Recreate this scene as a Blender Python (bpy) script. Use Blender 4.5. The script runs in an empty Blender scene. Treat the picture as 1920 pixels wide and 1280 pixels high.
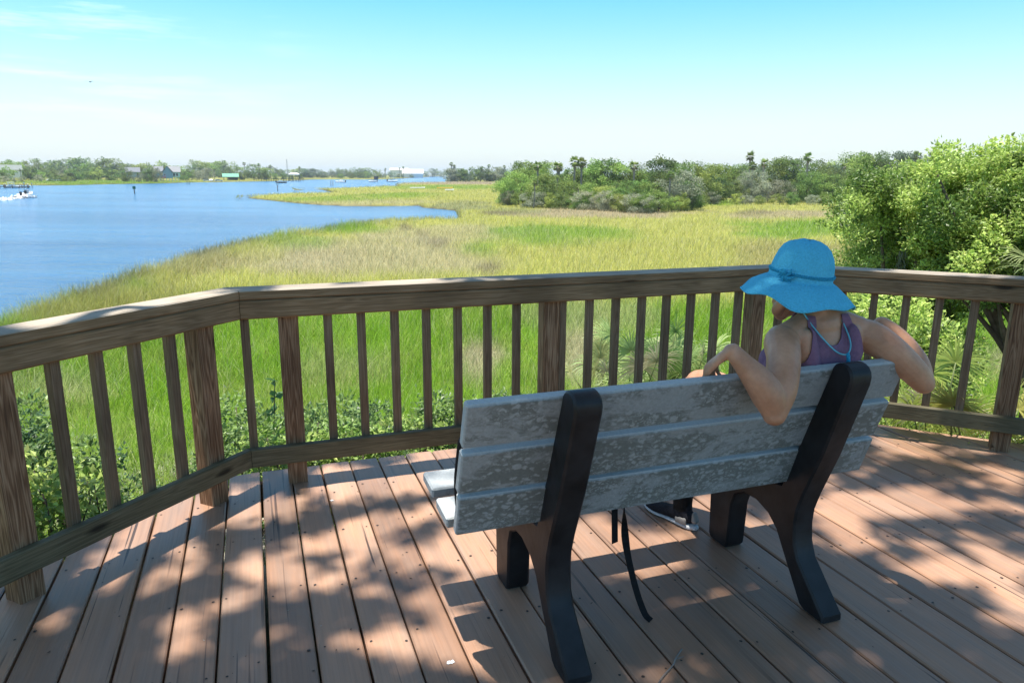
import bpy, bmesh, math
import numpy as np
from mathutils import Vector, Matrix

scene = bpy.context.scene
COL = scene.collection
rng = np.random.default_rng(7)

# ------------------------------------------------------------------ camera
F = 1351.44; PITCH = 0.226539; ROLL = 0.006244; EYE = 1.46891      # focal length in pixels of a 1920 wide picture
R0 = np.array([1., 0, 0]); U0 = np.array([0, math.sin(PITCH), math.cos(PITCH)]); W0 = np.array([0, math.cos(PITCH), -math.sin(PITCH)])
Rr = R0*math.cos(ROLL)+U0*math.sin(ROLL); Ur = -R0*math.sin(ROLL)+U0*math.cos(ROLL)
cam = bpy.data.objects.new('camera', bpy.data.cameras.new('camera')); COL.objects.link(cam)
cam.matrix_world = Matrix(((Rr[0], Ur[0], -W0[0], 0), (Rr[1], Ur[1], -W0[1], 0), (Rr[2], Ur[2], -W0[2], EYE), (0, 0, 0, 1)))
cam.data.sensor_fit = 'HORIZONTAL'; cam.data.sensor_width = 36.0; cam.data.lens = F*36/1920
cam.data.clip_start = 0.05; cam.data.clip_end = 12000
scene.camera = cam
EYEP = np.array([0, 0, EYE])

def ray(x, y):
    return (Rr*(x-960)-Ur*(y-640)+W0*F)/F
def gp(x, y, z=0.0):
    d = ray(x, y); t = (z-EYE)/d[2]
    return EYEP+d*t
def project(P):
    P = np.atleast_2d(P)-EYEP
    w = P@W0
    return 960+F*(P@Rr)/w, 640-F*(P@Ur)/w

# deck frame: s runs along the middle railing, n straight out over the marsh
A = 0.34322
us = np.array([math.cos(A), math.sin(A), 0]); un = np.array([-math.sin(A), math.cos(A), 0]); uz = np.array([0, 0, 1.])
def L(s, n, z):
    return s*us+n*un+z*uz

# ------------------------------------------------------------------ light
SUNV = -(0.12*us-0.03*un)+uz; SUNV = SUNV/np.linalg.norm(SUNV)
world = bpy.data.worlds.new('World'); scene.world = world; world.use_nodes = True
nt = world.node_tree; nt.nodes.clear()
sky = nt.nodes.new('ShaderNodeTexSky'); sky.sky_type = 'NISHITA'; sky.sun_disc = False
sky.sun_elevation = math.asin(SUNV[2]); sky.sun_rotation = math.atan2(SUNV[0], SUNV[1])
sky.altitude = 0; sky.air_density = 1.0; sky.dust_density = 0.6; sky.ozone_density = 2.0
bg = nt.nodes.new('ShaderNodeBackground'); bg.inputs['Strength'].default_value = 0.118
wo = nt.nodes.new('ShaderNodeOutputWorld')
hs = nt.nodes.new('ShaderNodeHueSaturation'); hs.inputs['Hue'].default_value = 0.486; hs.inputs['Saturation'].default_value = 1.45; hs.inputs['Value'].default_value = 1.2
# thin high cloud streaks low on the left
tc = nt.nodes.new('ShaderNodeTexCoord'); mp = nt.nodes.new('ShaderNodeMapping'); mp.inputs['Scale'].default_value = (2.2, 2.2, 22)
mp.inputs['Rotation'].default_value = (0.0, 0.10, 0.3)
nz = nt.nodes.new('ShaderNodeTexNoise'); nz.inputs['Scale'].default_value = 1.6; nz.inputs['Detail'].default_value = 7; nz.inputs['Roughness'].default_value = 0.62
cr = nt.nodes.new('ShaderNodeValToRGB'); cr.color_ramp.elements[0].position = 0.50; cr.color_ramp.elements[1].position = 0.82
cr.color_ramp.elements[1].color = (0.75, 0.75, 0.75, 1)
sx = nt.nodes.new('ShaderNodeSeparateXYZ'); mr = nt.nodes.new('ShaderNodeMapRange')
mr.inputs[1].default_value = -0.22; mr.inputs[2].default_value = -0.5; mr.inputs[3].default_value = 0.0; mr.inputs[4].default_value = 1.0
mm = nt.nodes.new('ShaderNodeMath'); mm.operation = 'MULTIPLY'
mx = nt.nodes.new('ShaderNodeMix'); mx.data_type = 'RGBA'; mx.inputs[7].default_value = (8.5, 9.0, 9.2, 1)
lk = nt.links.new
lk(tc.outputs['Generated'], mp.inputs['Vector']); lk(mp.outputs[0], nz.inputs['Vector']); lk(nz.outputs['Fac'], cr.inputs[0])
lk(tc.outputs['Generated'], sx.inputs[0]); lk(sx.outputs['X'], mr.inputs[0]); lk(cr.outputs[0], mm.inputs[0]); lk(mr.outputs[0], mm.inputs[1])
lk(sky.outputs[0], hs.inputs['Color']); lk(hs.outputs[0], mx.inputs[6]); lk(mm.outputs[0], mx.inputs[0])
hz = nt.nodes.new('ShaderNodeMapRange'); hz.interpolation_type = 'SMOOTHSTEP'; hz.inputs[1].default_value = -0.06; hz.inputs[2].default_value = 0.25; hz.inputs[3].default_value = 0.97; hz.inputs[4].default_value = 0.0
mh = nt.nodes.new('ShaderNodeMix'); mh.data_type = 'RGBA'; mh.inputs[7].default_value = (3.95, 4.42, 4.55, 1)
lk(sx.outputs['Z'], hz.inputs[0]); lk(hz.outputs[0], mh.inputs[0]); lk(mx.outputs[2], mh.inputs[6]); 
# unseen upper sky mixed to flat neutral, set for the deck's ambient light
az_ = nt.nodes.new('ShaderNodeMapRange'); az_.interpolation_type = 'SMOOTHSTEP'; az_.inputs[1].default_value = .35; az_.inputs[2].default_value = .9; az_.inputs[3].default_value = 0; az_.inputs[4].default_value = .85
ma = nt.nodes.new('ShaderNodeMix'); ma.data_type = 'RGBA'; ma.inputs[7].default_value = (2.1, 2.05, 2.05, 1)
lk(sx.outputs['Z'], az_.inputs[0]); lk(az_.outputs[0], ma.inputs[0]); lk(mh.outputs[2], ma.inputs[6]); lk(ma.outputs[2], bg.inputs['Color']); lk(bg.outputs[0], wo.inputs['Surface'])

sun = bpy.data.objects.new('sun', bpy.data.lights.new('sun', 'SUN')); COL.objects.link(sun)
sun.data.energy = 5.0; sun.data.angle = math.radians(0.55); sun.data.color = (1.0, 0.955, 0.88)
sun.rotation_euler = Vector(SUNV).to_track_quat('Z', 'Y').to_euler(); sun.location = (0, 0, 30)

scene.view_settings.view_transform = 'Standard'; scene.view_settings.look = 'None'
scene.view_settings.exposure = 0.84; scene.view_settings.gamma = 1.0
try:
    scene.cycles.max_bounces = 8; scene.cycles.diffuse_bounces = 4; scene.cycles.glossy_bounces = 3
    scene.cycles.transmission_bounces = 4; scene.cycles.volume_bounces = 0; scene.cycles.transparent_max_bounces = 8
    scene.cycles.sample_clamp_indirect = 6.0; scene.cycles.use_denoising = True
except Exception:
    pass

# ------------------------------------------------------------------ helpers
def tag(o, label=None, cat=None, group=None, kind=None):
    if label: o['label'] = label
    if cat: o['category'] = cat
    if group: o['group'] = group
    if kind: o['kind'] = kind
    return o
def empty(name, loc=(0, 0, 0), rz=0.0):
    o = bpy.data.objects.new(name, None); COL.objects.link(o); o.location = loc; o.rotation_euler = (0, 0, rz); o.empty_display_size = .2
    return o
def link(name, me, mats, parent=None):
    o = bpy.data.objects.new(name, me); COL.objects.link(o)
    for m in (mats if isinstance(mats, (list, tuple)) else [mats]):
        if m is not None and len(me.materials) < len(mats if isinstance(mats, (list, tuple)) else [mats]): me.materials.append(m)
    if parent is not None:
        o.parent = parent
    return o
def mesh_np(name, V, polys, smooth=False, mat_idx=None, attrs=None):
    """V (n,3); polys: array (m,k) or list of such arrays."""
    V = np.asarray(V, dtype=np.float32)
    if not isinstance(polys, (list, tuple)) : polys = [polys]
    polys = [np.asarray(p, dtype=np.int32) for p in polys if len(p)]
    me = bpy.data.meshes.new(name)
    me.vertices.add(len(V)); me.vertices.foreach_set('co', V.ravel())
    loops = np.concatenate([p.ravel() for p in polys]); tot = np.concatenate([np.full(len(p), p.shape[1], np.int32) for p in polys])
    start = np.concatenate([[0], np.cumsum(tot)[:-1]]).astype(np.int32)
    me.loops.add(len(loops)); me.loops.foreach_set('vertex_index', loops)
    me.polygons.add(len(tot)); me.polygons.foreach_set('loop_start', start); me.polygons.foreach_set('loop_total', tot)
    if mat_idx is not None: me.polygons.foreach_set('material_index', np.asarray(mat_idx, np.int32))
    me.polygons.foreach_set('use_smooth', np.full(len(tot), smooth))
    for k, v in (attrs or {}).items():
        v = np.asarray(v, np.float32)
        if v.ndim == 1:
            at = me.attributes.new(k, 'FLOAT', 'POINT'); at.data.foreach_set('value', v)
        elif v.shape[1] == 3:
            at = me.attributes.new(k, 'FLOAT_VECTOR', 'POINT'); at.data.foreach_set('vector', v.ravel())
        else:
            at = me.attributes.new(k, 'FLOAT_COLOR', 'POINT'); at.data.foreach_set('color', v.ravel())
    me.update(calc_edges=True); me.validate()
    return me

class MB:
    """collects shapes (verts, polys, a grain coordinate) into one mesh"""
    def __init__(s): s.V = []; s.P = {}; s.n = 0; s.G = []; s.M = {}
    def add(s, V, polys, grain=None, mi=0):
        V = np.asarray(V, float)
        s.V.append(V); s.G.append(V if grain is None else np.asarray(grain, float))
        for p in polys:
            s.P.setdefault(len(p), []).append([i+s.n for i in p]); s.M.setdefault(len(p), []).append(mi)
        s.n += len(V); return s
    def box(s, c, ax, h, bev=0.0, seed=None, mi=0):
        """box at c with axes ax (3 rows) and half sizes h; long axis first gives the grain; chamfered along all edges by bev"""
        c = np.asarray(c, float); ax = np.asarray(ax, float); h = np.asarray(h, float)
        b = min(bev, h.min()*.45)
        loc = []; idx = {}
        polys = []
        if b <= 0:
            for i in (-1, 1):
                for j in (-1, 1):
                    for k in (-1, 1): loc.append((i*h[0], j*h[1], k*h[2]))
            polys = [(0, 1, 3, 2), (4, 6, 7, 5), (0, 4, 5, 1), (2, 3, 7, 6), (0, 2, 6, 4), (1, 5, 7, 3)]
        else:
            for i in (-1, 1):
                for j in (-1, 1):
                    for k in (-1, 1):
                        for f in range(3):
                            q = np.array([i, j, k])*h; q = q-np.array([i, j, k])*b*(np.arange(3) != f)
                            idx[(i, j, k, f)] = len(loc); loc.append(tuple(q))
            I = lambda i, j, k, f: idx[(i, j, k, f)]
            for f in range(3):
                o = [x for x in range(3) if x != f]
                for sg in (-1, 1):
                    r = []
                    for (p_, q_) in ((-1, -1), (1, -1), (1, 1), (-1, 1)):
                        t = [0, 0, 0]; t[f] = sg; t[o[0]] = p_; t[o[1]] = q_; r.append(I(*t, f))
                    polys.append(tuple(r))
            for f in range(3):
                o = [x for x in range(3) if x != f]
                for p_ in (-1, 1):
                    for q_ in (-1, 1):
                        r = []
                        for (sg, ff) in ((-1, o[0]), (1, o[0]), (1, o[1]), (-1, o[1])):
                            t = [0, 0, 0]; t[f] = sg; t[o[0]] = p_; t[o[1]] = q_; r.append(I(*t, ff))
                        polys.append(tuple(r))
            for i in (-1, 1):
                for j in (-1, 1):
                    for k in (-1, 1): polys.append((I(i, j, k, 0), I(i, j, k, 1), I(i, j, k, 2)))
        loc = np.array(loc)
        # outward winding
        V = c+loc@ax
        out = []
        for p in polys:
            a_, b_, c_ = loc[p[0]], loc[p[1]], loc[p[2]]
            nn = np.cross(b_-a_, c_-a_); m = loc[list(p)].mean(0)
            flip = (nn@m < 0) ^ (np.linalg.det(ax) < 0)
            out.append(tuple(reversed(p)) if flip else p)
        o = np.zeros(3) if seed is None else np.random.default_rng(seed).uniform(-40, 40, 3)
        s.add(V, out, loc+o, mi); return s
    def tube(s, pts, rad, seg=8, cap=True, mi=0):
        pts = np.asarray(pts, float); rad = np.broadcast_to(np.asarray(rad, float), (len(pts),))
        T = np.gradient(pts, axis=0); T /= np.linalg.norm(T, axis=1)[:, None]+1e-9
        ref = np.array([0, 0, 1.]) if abs(T[0, 2]) < .9 else np.array([1., 0, 0])
        x = np.cross(ref, T[0]); x /= np.linalg.norm(x)
        V = []; ang = np.arange(seg)*2*np.pi/seg
        for i in range(len(pts)):
            x = x-T[i]*(x@T[i]); x /= np.linalg.norm(x)+1e-9; y = np.cross(T[i], x)
            V.append(pts[i]+rad[i]*(np.cos(ang)[:, None]*x+np.sin(ang)[:, None]*y))
        V = np.concatenate(V); polys = []
        for i in range(len(pts)-1):
            for j in range(seg):
                k = (j+1) % seg; polys.append((i*seg+j, i*seg+k, (i+1)*seg+k, (i+1)*seg+j))
        if cap:
            polys.append(tuple(range(seg-1, -1, -1))); polys.append(tuple(len(V)-seg+j for j in range(seg)))
        s.add(V, polys, None, mi); return s
    def prism(s, poly, c, ex, ey, ez, d, mi=0):
        """poly (k,2) in ex,ey, extruded +-d along ez"""
        poly = np.asarray(poly, float); k = len(poly); c = np.asarray(c, float)
        a_ = c+poly[:, :1]*ex+poly[:, 1:]*ey
        V = np.concatenate([a_-ez*d, a_+ez*d]); area = 0.5*np.sum(poly[:, 0]*np.roll(poly[:, 1], -1)-np.roll(poly[:, 0], -1)*poly[:, 1])
        pos = (area > 0) == (np.dot(np.cross(ex, ey), ez) > 0)
        P = [tuple(range(k-1, -1, -1)), tuple(range(k, 2*k))]+[(i, (i+1) % k, k+(i+1) % k, k+i) for i in range(k)]
        if not pos: P = [tuple(reversed(p)) for p in P]
        s.add(V, P, None, mi); return s
    def mesh(s, name, smooth=False):
        V = np.concatenate(s.V); G = np.concatenate(s.G)
        ks = list(s.P)
        return mesh_np(name, V, [np.array(s.P[k]) for k in ks], smooth, np.concatenate([np.array(s.M[k]) for k in ks]), {'grain': G})
    def build(s, name, mats, parent=None, smooth=False):
        return link(name, s.mesh(name, smooth), mats, parent)

def local(parent, o):
    """keep a part built in world space where it is"""
    o.matrix_parent_inverse = Matrix.LocRotScale(parent.location, parent.rotation_euler, parent.scale).inverted()
    return o

# ------------------------------------------------------------------ materials
def new_mat(name):
    m = bpy.data.materials.new(name); m.use_nodes = True
    n = m.node_tree.nodes; n.clear()
    out = n.new('ShaderNodeOutputMaterial'); p = n.new('ShaderNodeBsdfPrincipled')
    m.node_tree.links.new(p.outputs[0], out.inputs[0])
    return m, n, m.node_tree.links.new, p, out
def plain(name, col, rough=.6, var=0.12, scale=8.0, bump=0.0, spec=.4, metal=0.0):
    m, n, l, p, out = new_mat(name)
    t = n.new('ShaderNodeTexCoord'); z = n.new('ShaderNodeTexNoise'); z.inputs['Scale'].default_value = scale; z.inputs['Detail'].default_value = 6
    l(t.outputs['Object'], z.inputs['Vector'])
    r = n.new('ShaderNodeMapRange'); r.inputs[1].default_value = .3; r.inputs[2].default_value = .7; r.inputs[3].default_value = 1-var; r.inputs[4].default_value = 1+var
    l(z.outputs['Fac'], r.inputs[0])
    v = n.new('ShaderNodeVectorMath'); v.operation = 'SCALE'; v.inputs[0].default_value = col; l(r.outputs[0], v.inputs['Scale'])
    l(v.outputs[0], p.inputs['Base Color']); p.inputs['Roughness'].default_value = rough; p.inputs['Specular IOR Level'].default_value = spec; p.inputs['Metallic'].default_value = metal
    if bump:
        b = n.new('ShaderNodeBump'); b.inputs['Strength'].default_value = bump; b.inputs['Distance'].default_value = .01; l(z.outputs['Fac'], b.inputs['Height']); l(b.outputs[0], p.inputs['Normal'])
    return m
def leafy(name, trans=.35, rough=.55, spec=.35, objvar=.0):
    m, n, l, p, out = new_mat(name)
    a = n.new('ShaderNodeAttribute'); a.attribute_name = 'col'
    c = a.outputs['Color']
    if objvar:
        oi = n.new('ShaderNodeObjectInfo'); r = n.new('ShaderNodeMapRange'); r.inputs[3].default_value = 1-objvar; r.inputs[4].default_value = 1+objvar
        l(oi.outputs['Random'], r.inputs[0]); v = n.new('ShaderNodeHueSaturation'); l(c, v.inputs['Color']); l(r.outputs[0], v.inputs['Value'])
        r2 = n.new('ShaderNodeMapRange'); r2.inputs[3].default_value = .475; r2.inputs[4].default_value = .525
        m2 = n.new('ShaderNodeMath'); m2.operation = 'FRACT'; m3 = n.new('ShaderNodeMath'); m3.operation = 'MULTIPLY'; m3.inputs[1].default_value = 7.31
        l(oi.outputs['Random'], m3.inputs[0]); l(m3.outputs[0], m2.inputs[0]); l(m2.outputs[0], r2.inputs[0]); l(r2.outputs[0], v.inputs['Hue'])
        c = v.outputs[0]
    t = n.new('ShaderNodeBsdfTranslucent'); mix = n.new('ShaderNodeMixShader'); mix.inputs[0].default_value = trans
    l(c, p.inputs['Base Color']); l(c, t.inputs['Color']); p.inputs['Roughness'].default_value = rough; p.inputs['Specular IOR Level'].default_value = spec
    l(p.outputs[0], mix.inputs[1]); l(t.outputs[0], mix.inputs[2]); l(mix.outputs[0], out.inputs[0])
    return m

def grain_wood(name, base, dark, light, knots=True, rough=.75, spec=.25, fine=.82):
    m, n, l, p, out = new_mat(name)
    a = n.new('ShaderNodeAttribute'); a.attribute_name = 'grain'
    mp = n.new('ShaderNodeMapping'); mp.inputs['Scale'].default_value = (.75, 13.0, 13.0); l(a.outputs['Vector'], mp.inputs['Vector'])
    z1 = n.new('ShaderNodeTexNoise'); z1.inputs['Scale'].default_value = 1.4; z1.inputs['Detail'].default_value = 3; l(mp.outputs[0], z1.inputs['Vector'])
    # growth rings: bands of the slow noise give the cathedral figure
    ml = n.new('ShaderNodeMath'); ml.operation = 'MULTIPLY'; ml.inputs[1].default_value = 15.0; l(z1.outputs['Fac'], ml.inputs[0])
    sn = n.new('ShaderNodeMath'); sn.operation = 'SINE'; m6 = n.new('ShaderNodeMath'); m6.operation = 'MULTIPLY'; m6.inputs[1].default_value = 6.283
    l(ml.outputs[0], m6.inputs[0]); l(m6.outputs[0], sn.inputs[0])
    mp2 = n.new('ShaderNodeMapping'); mp2.inputs['Scale'].default_value = (3.0, 160.0, 160.0); l(a.outputs['Vector'], mp2.inputs['Vector'])
    z2 = n.new('ShaderNodeTexNoise'); z2.inputs['Scale'].default_value = 1.0; z2.inputs['Detail'].default_value = 5; l(mp2.outputs[0], z2.inputs['Vector'])
    r1 = n.new('ShaderNodeMapRange'); r1.inputs[1].default_value = -1; r1.inputs[2].default_value = 1; l(sn.outputs[0], r1.inputs[0])
    mixf = n.new('ShaderNodeMix'); mixf.data_type = 'FLOAT'; mixf.inputs[0].default_value = fine; l(r1.outputs[0], mixf.inputs[2]); l(z2.outputs['Fac'], mixf.inputs[3])
    cr = n.new('ShaderNodeValToRGB'); e = cr.color_ramp.elements; e[0].position = .18; e[0].color = (*dark, 1); e[1].position = .75; e[1].color = (*light, 1)
    x = cr.color_ramp.elements.new(.48); x.color = (*base, 1)
    l(mixf.outputs[0], cr.inputs[0])
    # weather staining
    t = n.new('ShaderNodeTexCoord'); z3 = n.new('ShaderNodeTexNoise'); z3.inputs['Scale'].default_value = 2.3; z3.inputs['Detail'].default_value = 5; l(t.outputs['Object'], z3.inputs['Vector'])
    r3 = n.new('ShaderNodeMapRange'); r3.inputs[1].default_value = .35; r3.inputs[2].default_value = .65; r3.inputs[3].default_value = .72; r3.inputs[4].default_value = 1.2; l(z3.outputs['Fac'], r3.inputs[0])
    v = n.new('ShaderNodeVectorMath'); v.operation = 'SCALE'; l(cr.outputs[0], v.inputs[0]); l(r3.outputs[0], v.inputs['Scale'])
    col = v.outputs[0]
    if knots:
        mp3 = n.new('ShaderNodeMapping'); mp3.inputs['Scale'].default_value = (2.0, 7.0, 7.0); l(a.outputs['Vector'], mp3.inputs['Vector'])
        vo = n.new('ShaderNodeTexVoronoi'); vo.inputs['Scale'].default_value = 1.0; l(mp3.outputs[0], vo.inputs['Vector'])
        kr = n.new('ShaderNodeMapRange'); kr.inputs[1].default_value = .06; kr.inputs[2].default_value = .13; kr.inputs[3].default_value = .22; kr.inputs[4].default_value = 1.0; l(vo.outputs['Distance'], kr.inputs[0])
        v2 = n.new('ShaderNodeVectorMath'); v2.operation = 'SCALE'; l(col, v2.inputs[0]); l(kr.outputs[0], v2.inputs['Scale']); col = v2.outputs[0]
    l(col, p.inputs['Base Color']); p.inputs['Roughness'].default_value = rough; p.inputs['Specular IOR Level'].default_value = spec
    b = n.new('ShaderNodeBump'); b.inputs['Strength'].default_value = .35; b.inputs['Distance'].default_value = .004; l(mixf.outputs[0], b.inputs['Height']); l(b.outputs[0], p.inputs['Normal'])
    return m

def deck_paint():
    m, n, l, p, out = new_mat('deck_paint')
    a = n.new('ShaderNodeAttribute'); a.attribute_name = 'grain'
    def noise(scale, sc, det=5, rough=.6):
        mp = n.new('ShaderNodeMapping'); mp.inputs['Scale'].default_value = scale; l(a.outputs['Vector'], mp.inputs['Vector'])
        z = n.new('ShaderNodeTexNoise'); z.inputs['Scale'].default_value = sc; z.inputs['Detail'].default_value = det; z.inputs['Roughness'].default_value = rough; l(mp.outputs[0], z.inputs['Vector']); return z.outputs['Fac']
    def rng_(v, a0, a1, b0, b1):
        r = n.new('ShaderNodeMapRange'); r.inputs[1].default_value = a0; r.inputs[2].default_value = a1; r.inputs[3].default_value = b0; r.inputs[4].default_value = b1; l(v, r.inputs[0]); return r.outputs[0]
    def mul(x, y):
        q = n.new('ShaderNodeMath'); q.operation = 'MULTIPLY'; l(x, q.inputs[0]); l(y, q.inputs[1]); return q.outputs[0]
    streak = noise((2.2, 95, 95), 1.0, 6); slow = noise((.8, 2.5, 2.5), 1.0, 4)
    crack = rng_(noise((1.1, 62, 62), 1.0, 3, .5), .33, .365, 0.22, 1.0)
    patch = rng_(noise((.9, 6, 6), 1.0, 3), .42, .60, 0, 1)                 # where the paint has checked
    cmix = n.new('ShaderNodeMix'); cmix.data_type = 'FLOAT'; l(patch, cmix.inputs[0]); cmix.inputs[2].default_value = 1.0; l(crack, cmix.inputs[3])
    at = n.new('ShaderNodeAttribute'); at.attribute_name = 'tone'
    f = mul(mul(rng_(streak, .3, .7, .88, 1.1), rng_(slow, .3, .7, .78, 1.16)), mul(cmix.outputs[0], at.outputs['Fac']))
    cr = n.new('ShaderNodeMix'); cr.data_type = 'RGBA'; cr.inputs[6].default_value = (.385, .218, .136, 1); cr.inputs[7].default_value = (.330, .212, .150, 1)
    l(rng_(noise((1.5, 14, 14), 1.0, 4), .4, .65, 0, 1), cr.inputs[0])
    v = n.new('ShaderNodeVectorMath'); v.operation = 'SCALE'; l(cr.outputs[2], v.inputs[0]); l(f, v.inputs['Scale'])
    l(v.outputs[0], p.inputs['Base Color']); p.inputs['Specular IOR Level'].default_value = .45
    l(rng_(slow, .3, .7, .33, .52), p.inputs['Roughness'])
    b = n.new('ShaderNodeBump'); b.inputs['Strength'].default_value = .5; b.inputs['Distance'].default_value = .003; l(mul(streak, cmix.outputs[0]), b.inputs['Height']); l(b.outputs[0], p.inputs['Normal'])
    return m

def slat_mat():
    m, n, l, p, out = new_mat('lichened_grey_plastic')
    a = n.new('ShaderNodeAttribute'); a.attribute_name = 'grain'
    def noise(scale, sc, det=6, rough=.6, dist=0):
        mp = n.new('ShaderNodeMapping'); mp.inputs['Scale'].default_value = scale; l(a.outputs['Vector'], mp.inputs['Vector'])
        z = n.new('ShaderNodeTexNoise'); z.inputs['Scale'].default_value = sc; z.inputs['Detail'].default_value = det; z.inputs['Roughness'].default_value = rough; z.inputs['Distortion'].default_value = dist; l(mp.outputs[0], z.inputs['Vector']); return z.outputs['Fac']
    def rng_(v, a0, a1, b0, b1):
        r = n.new('ShaderNodeMapRange'); r.inputs[1].default_value = a0; r.inputs[2].default_value = a1; r.inputs[3].default_value = b0; r.inputs[4].default_value = b1; l(v, r.inputs[0]); return r.outputs[0]
    # lichen rosettes: warped round cells, broken up at two sizes
    wz = n.new('ShaderNodeTexNoise'); wz.inputs['Scale'].default_value = 45; wz.inputs['Detail'].default_value = 4; l(a.outputs['Vector'], wz.inputs['Vector'])
    wa = n.new('ShaderNodeVectorMath'); wa.operation = 'MULTIPLY_ADD'; wa.inputs[1].default_value = (.03, .03, .03); l(wz.outputs['Color'], wa.inputs[0])
    mpa = n.new('ShaderNodeMapping'); mpa.inputs['Scale'].default_value = (.62, 1, 1); l(a.outputs['Vector'], mpa.inputs['Vector']); l(mpa.outputs[0], wa.inputs[2])
    def cells(sc, lo, hi):
        vo = n.new('ShaderNodeTexVoronoi'); vo.inputs['Scale'].default_value = sc; l(wa.outputs[0], vo.inputs['Vector']); return rng_(vo.outputs['Distance'], lo, hi, 1, 0)
    big = cells(55, .25, .48); small = cells(120, .22, .46)
    cover = rng_(noise((3, 8, 8), 1.0, 5), .40, .60, 0, 1)
    mm = n.new('ShaderNodeMath'); mm.operation = 'MAXIMUM'; l(big, mm.inputs[0])
    ms = n.new('ShaderNodeMath'); ms.operation = 'MULTIPLY'; l(small, ms.inputs[0]); l(cover, ms.inputs[1]); l(ms.outputs[0], mm.inputs[1])
    base = n.new('ShaderNodeMix'); base.data_type = 'RGBA'; base.inputs[6].default_value = (.155, .170, .160, 1); base.inputs[7].default_value = (.31, .335, .335, 1)
    l(mm.outputs[0], base.inputs[0])
    b2 = n.new('ShaderNodeMix'); b2.data_type = 'RGBA'; b2.inputs[7].default_value = (.285, .31, .315, 1); l(base.outputs[2], b2.inputs[6])
    fl_ = n.new('ShaderNodeAttribute'); fl_.attribute_name = 'foul'; fm = n.new('ShaderNodeMath'); fm.operation = 'MULTIPLY_ADD'; l(fl_.outputs['Fac'], fm.inputs[0]); fm.inputs[1].default_value = -.16; l(noise((3.2, 9, 9), 1.0, 7, .68, .8), fm.inputs[2])
    clean = rng_(fm.outputs[0], .345, .43, 0, .9); l(clean, b2.inputs[0])
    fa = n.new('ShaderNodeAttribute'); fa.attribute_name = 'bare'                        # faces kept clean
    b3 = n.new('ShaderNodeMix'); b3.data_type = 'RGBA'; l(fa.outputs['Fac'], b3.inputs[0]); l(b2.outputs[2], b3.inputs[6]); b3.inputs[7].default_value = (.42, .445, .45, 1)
    fine = rng_(noise((60, 60, 60), 2, 3), .3, .7, .9, 1.1)
    v = n.new('ShaderNodeVectorMath'); v.operation = 'SCALE'; l(b3.outputs[2], v.inputs[0]); l(fine, v.inputs['Scale'])
    l(v.outputs[0], p.inputs['Base Color']); p.inputs['Roughness'].default_value = .6; p.inputs['Specular IOR Level'].default_value = .35
    b = n.new('ShaderNodeBump'); b.inputs['Strength'].default_value = .25; b.inputs['Distance'].default_value = .002; l(mm.outputs[0], b.inputs['Height']); l(b.outputs[0], p.inputs['Normal'])
    return m

M_RAIL = grain_wood('weathered_railing_wood', (.235, .148, .076), (.118, .073, .038), (.325, .222, .13))
M_POST = grain_wood('brown_post_wood', (.245, .132, .068), (.085, .040, .020), (.37, .235, .138), fine=.66)
M_GREYPOST = grain_wood('grey_baluster_wood', (.185, .120, .069), (.086, .056, .034), (.26, .185, .118))
M_LOWRAIL = grain_wood('mossy_low_rail_wood', (.125, .108, .062), (.070, .058, .034), (.185, .16, .10), fine=.82)
M_CAP = grain_wood('bleached_cap_wood', (.34, .285, .22), (.22, .175, .13), (.44, .38, .31))
M_DECK = deck_paint()
M_SCREW = plain('rusty_screw', (.035, .026, .022), .5)
M_SLAT = slat_mat()
M_BLACKPL = plain('black_moulded_plastic', (.013, .013, .015), .5, .55, 14, .25, .35)
M_BLACKFAB = plain('black_webbing', (.010, .010, .011), .8, .3, 60, .3, .2)
M_TRUNK = plain('bark', (.13, .105, .085), .9, .45, 7, .8, .1)
M_GREYBARK = plain('grey_bark', (.24, .22, .20), .9, .3, 5, .6, .1)
M_LEAF = leafy('broad_leaves', .38, .42, .45)
M_FARLEAF = leafy('distant_foliage', .30, .6, .2, .22)
M_GRASS = leafy('grass_blades', .42, .55, .25)
M_SHADE = leafy('canopy_leaves', .25, .5, .3)
M_WHITE = plain('white_gelcoat', (.78, .78, .76), .35, .05)
M_DARK = plain('dark_fittings', (.03, .03, .035), .5)
M_PILE = plain('creosoted_pile', (.09, .075, .06), .85, .3, 6)

# ------------------------------------------------------------------ terrain and water
ZW = -4.03; ZM = -3.75                    # river level, marsh level (deck boards at 0)
def smooth(t): t = np.clip(t, 0, 1); return t*t*(3-2*t)
near_bank = [(-1500, 1150), (-700, 860), (-300, 708), (-120, 635), (0, 590), (60, 566), (130, 545), (200, 520), (250, 502), (305, 487), (340, 475), (400, 458), (450, 447), (470, 441), (520, 430), (600, 421), (650, 412), (700, 406), (760, 402), (830, 400), (858, 399)]
tongue = [(852, 395.5), (820, 392), (790, 390), (784, 386), (700, 387.5), (650, 387), (600, 385), (560, 382), (520, 378), (480, 373.5), (446, 370)]
tongue_back = [(440, 368), (452, 365), (480, 360.5), (520, 358.5), (560, 357), (600, 356.8), (622, 356.2)]
tongue2 = [(600, 355.6), (565, 355.8), (547, 355.2)]
tongue2_back = [(549, 352.5), (600, 350), (650, 348.5), (700, 347), (720, 345.5), (740, 346), (742, 342.5), (760, 340.5), (834, 339.6)]
far_bank = [(838, 331), (832, 330.2), (815, 331.5), (775, 333.5), (765, 334.5), (725, 336.5), (680, 337), (600, 336.5), (575, 337.5), (545, 339), (500, 340.3), (440, 341.3), (400, 342), (350, 342.5), (330, 343.5), (300, 344.2), (250, 345), (200, 346), (130, 347.7), (75, 348), (40, 347.3), (0, 347), (-100, 350), (-600, 378), (-1500, 440)]
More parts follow.
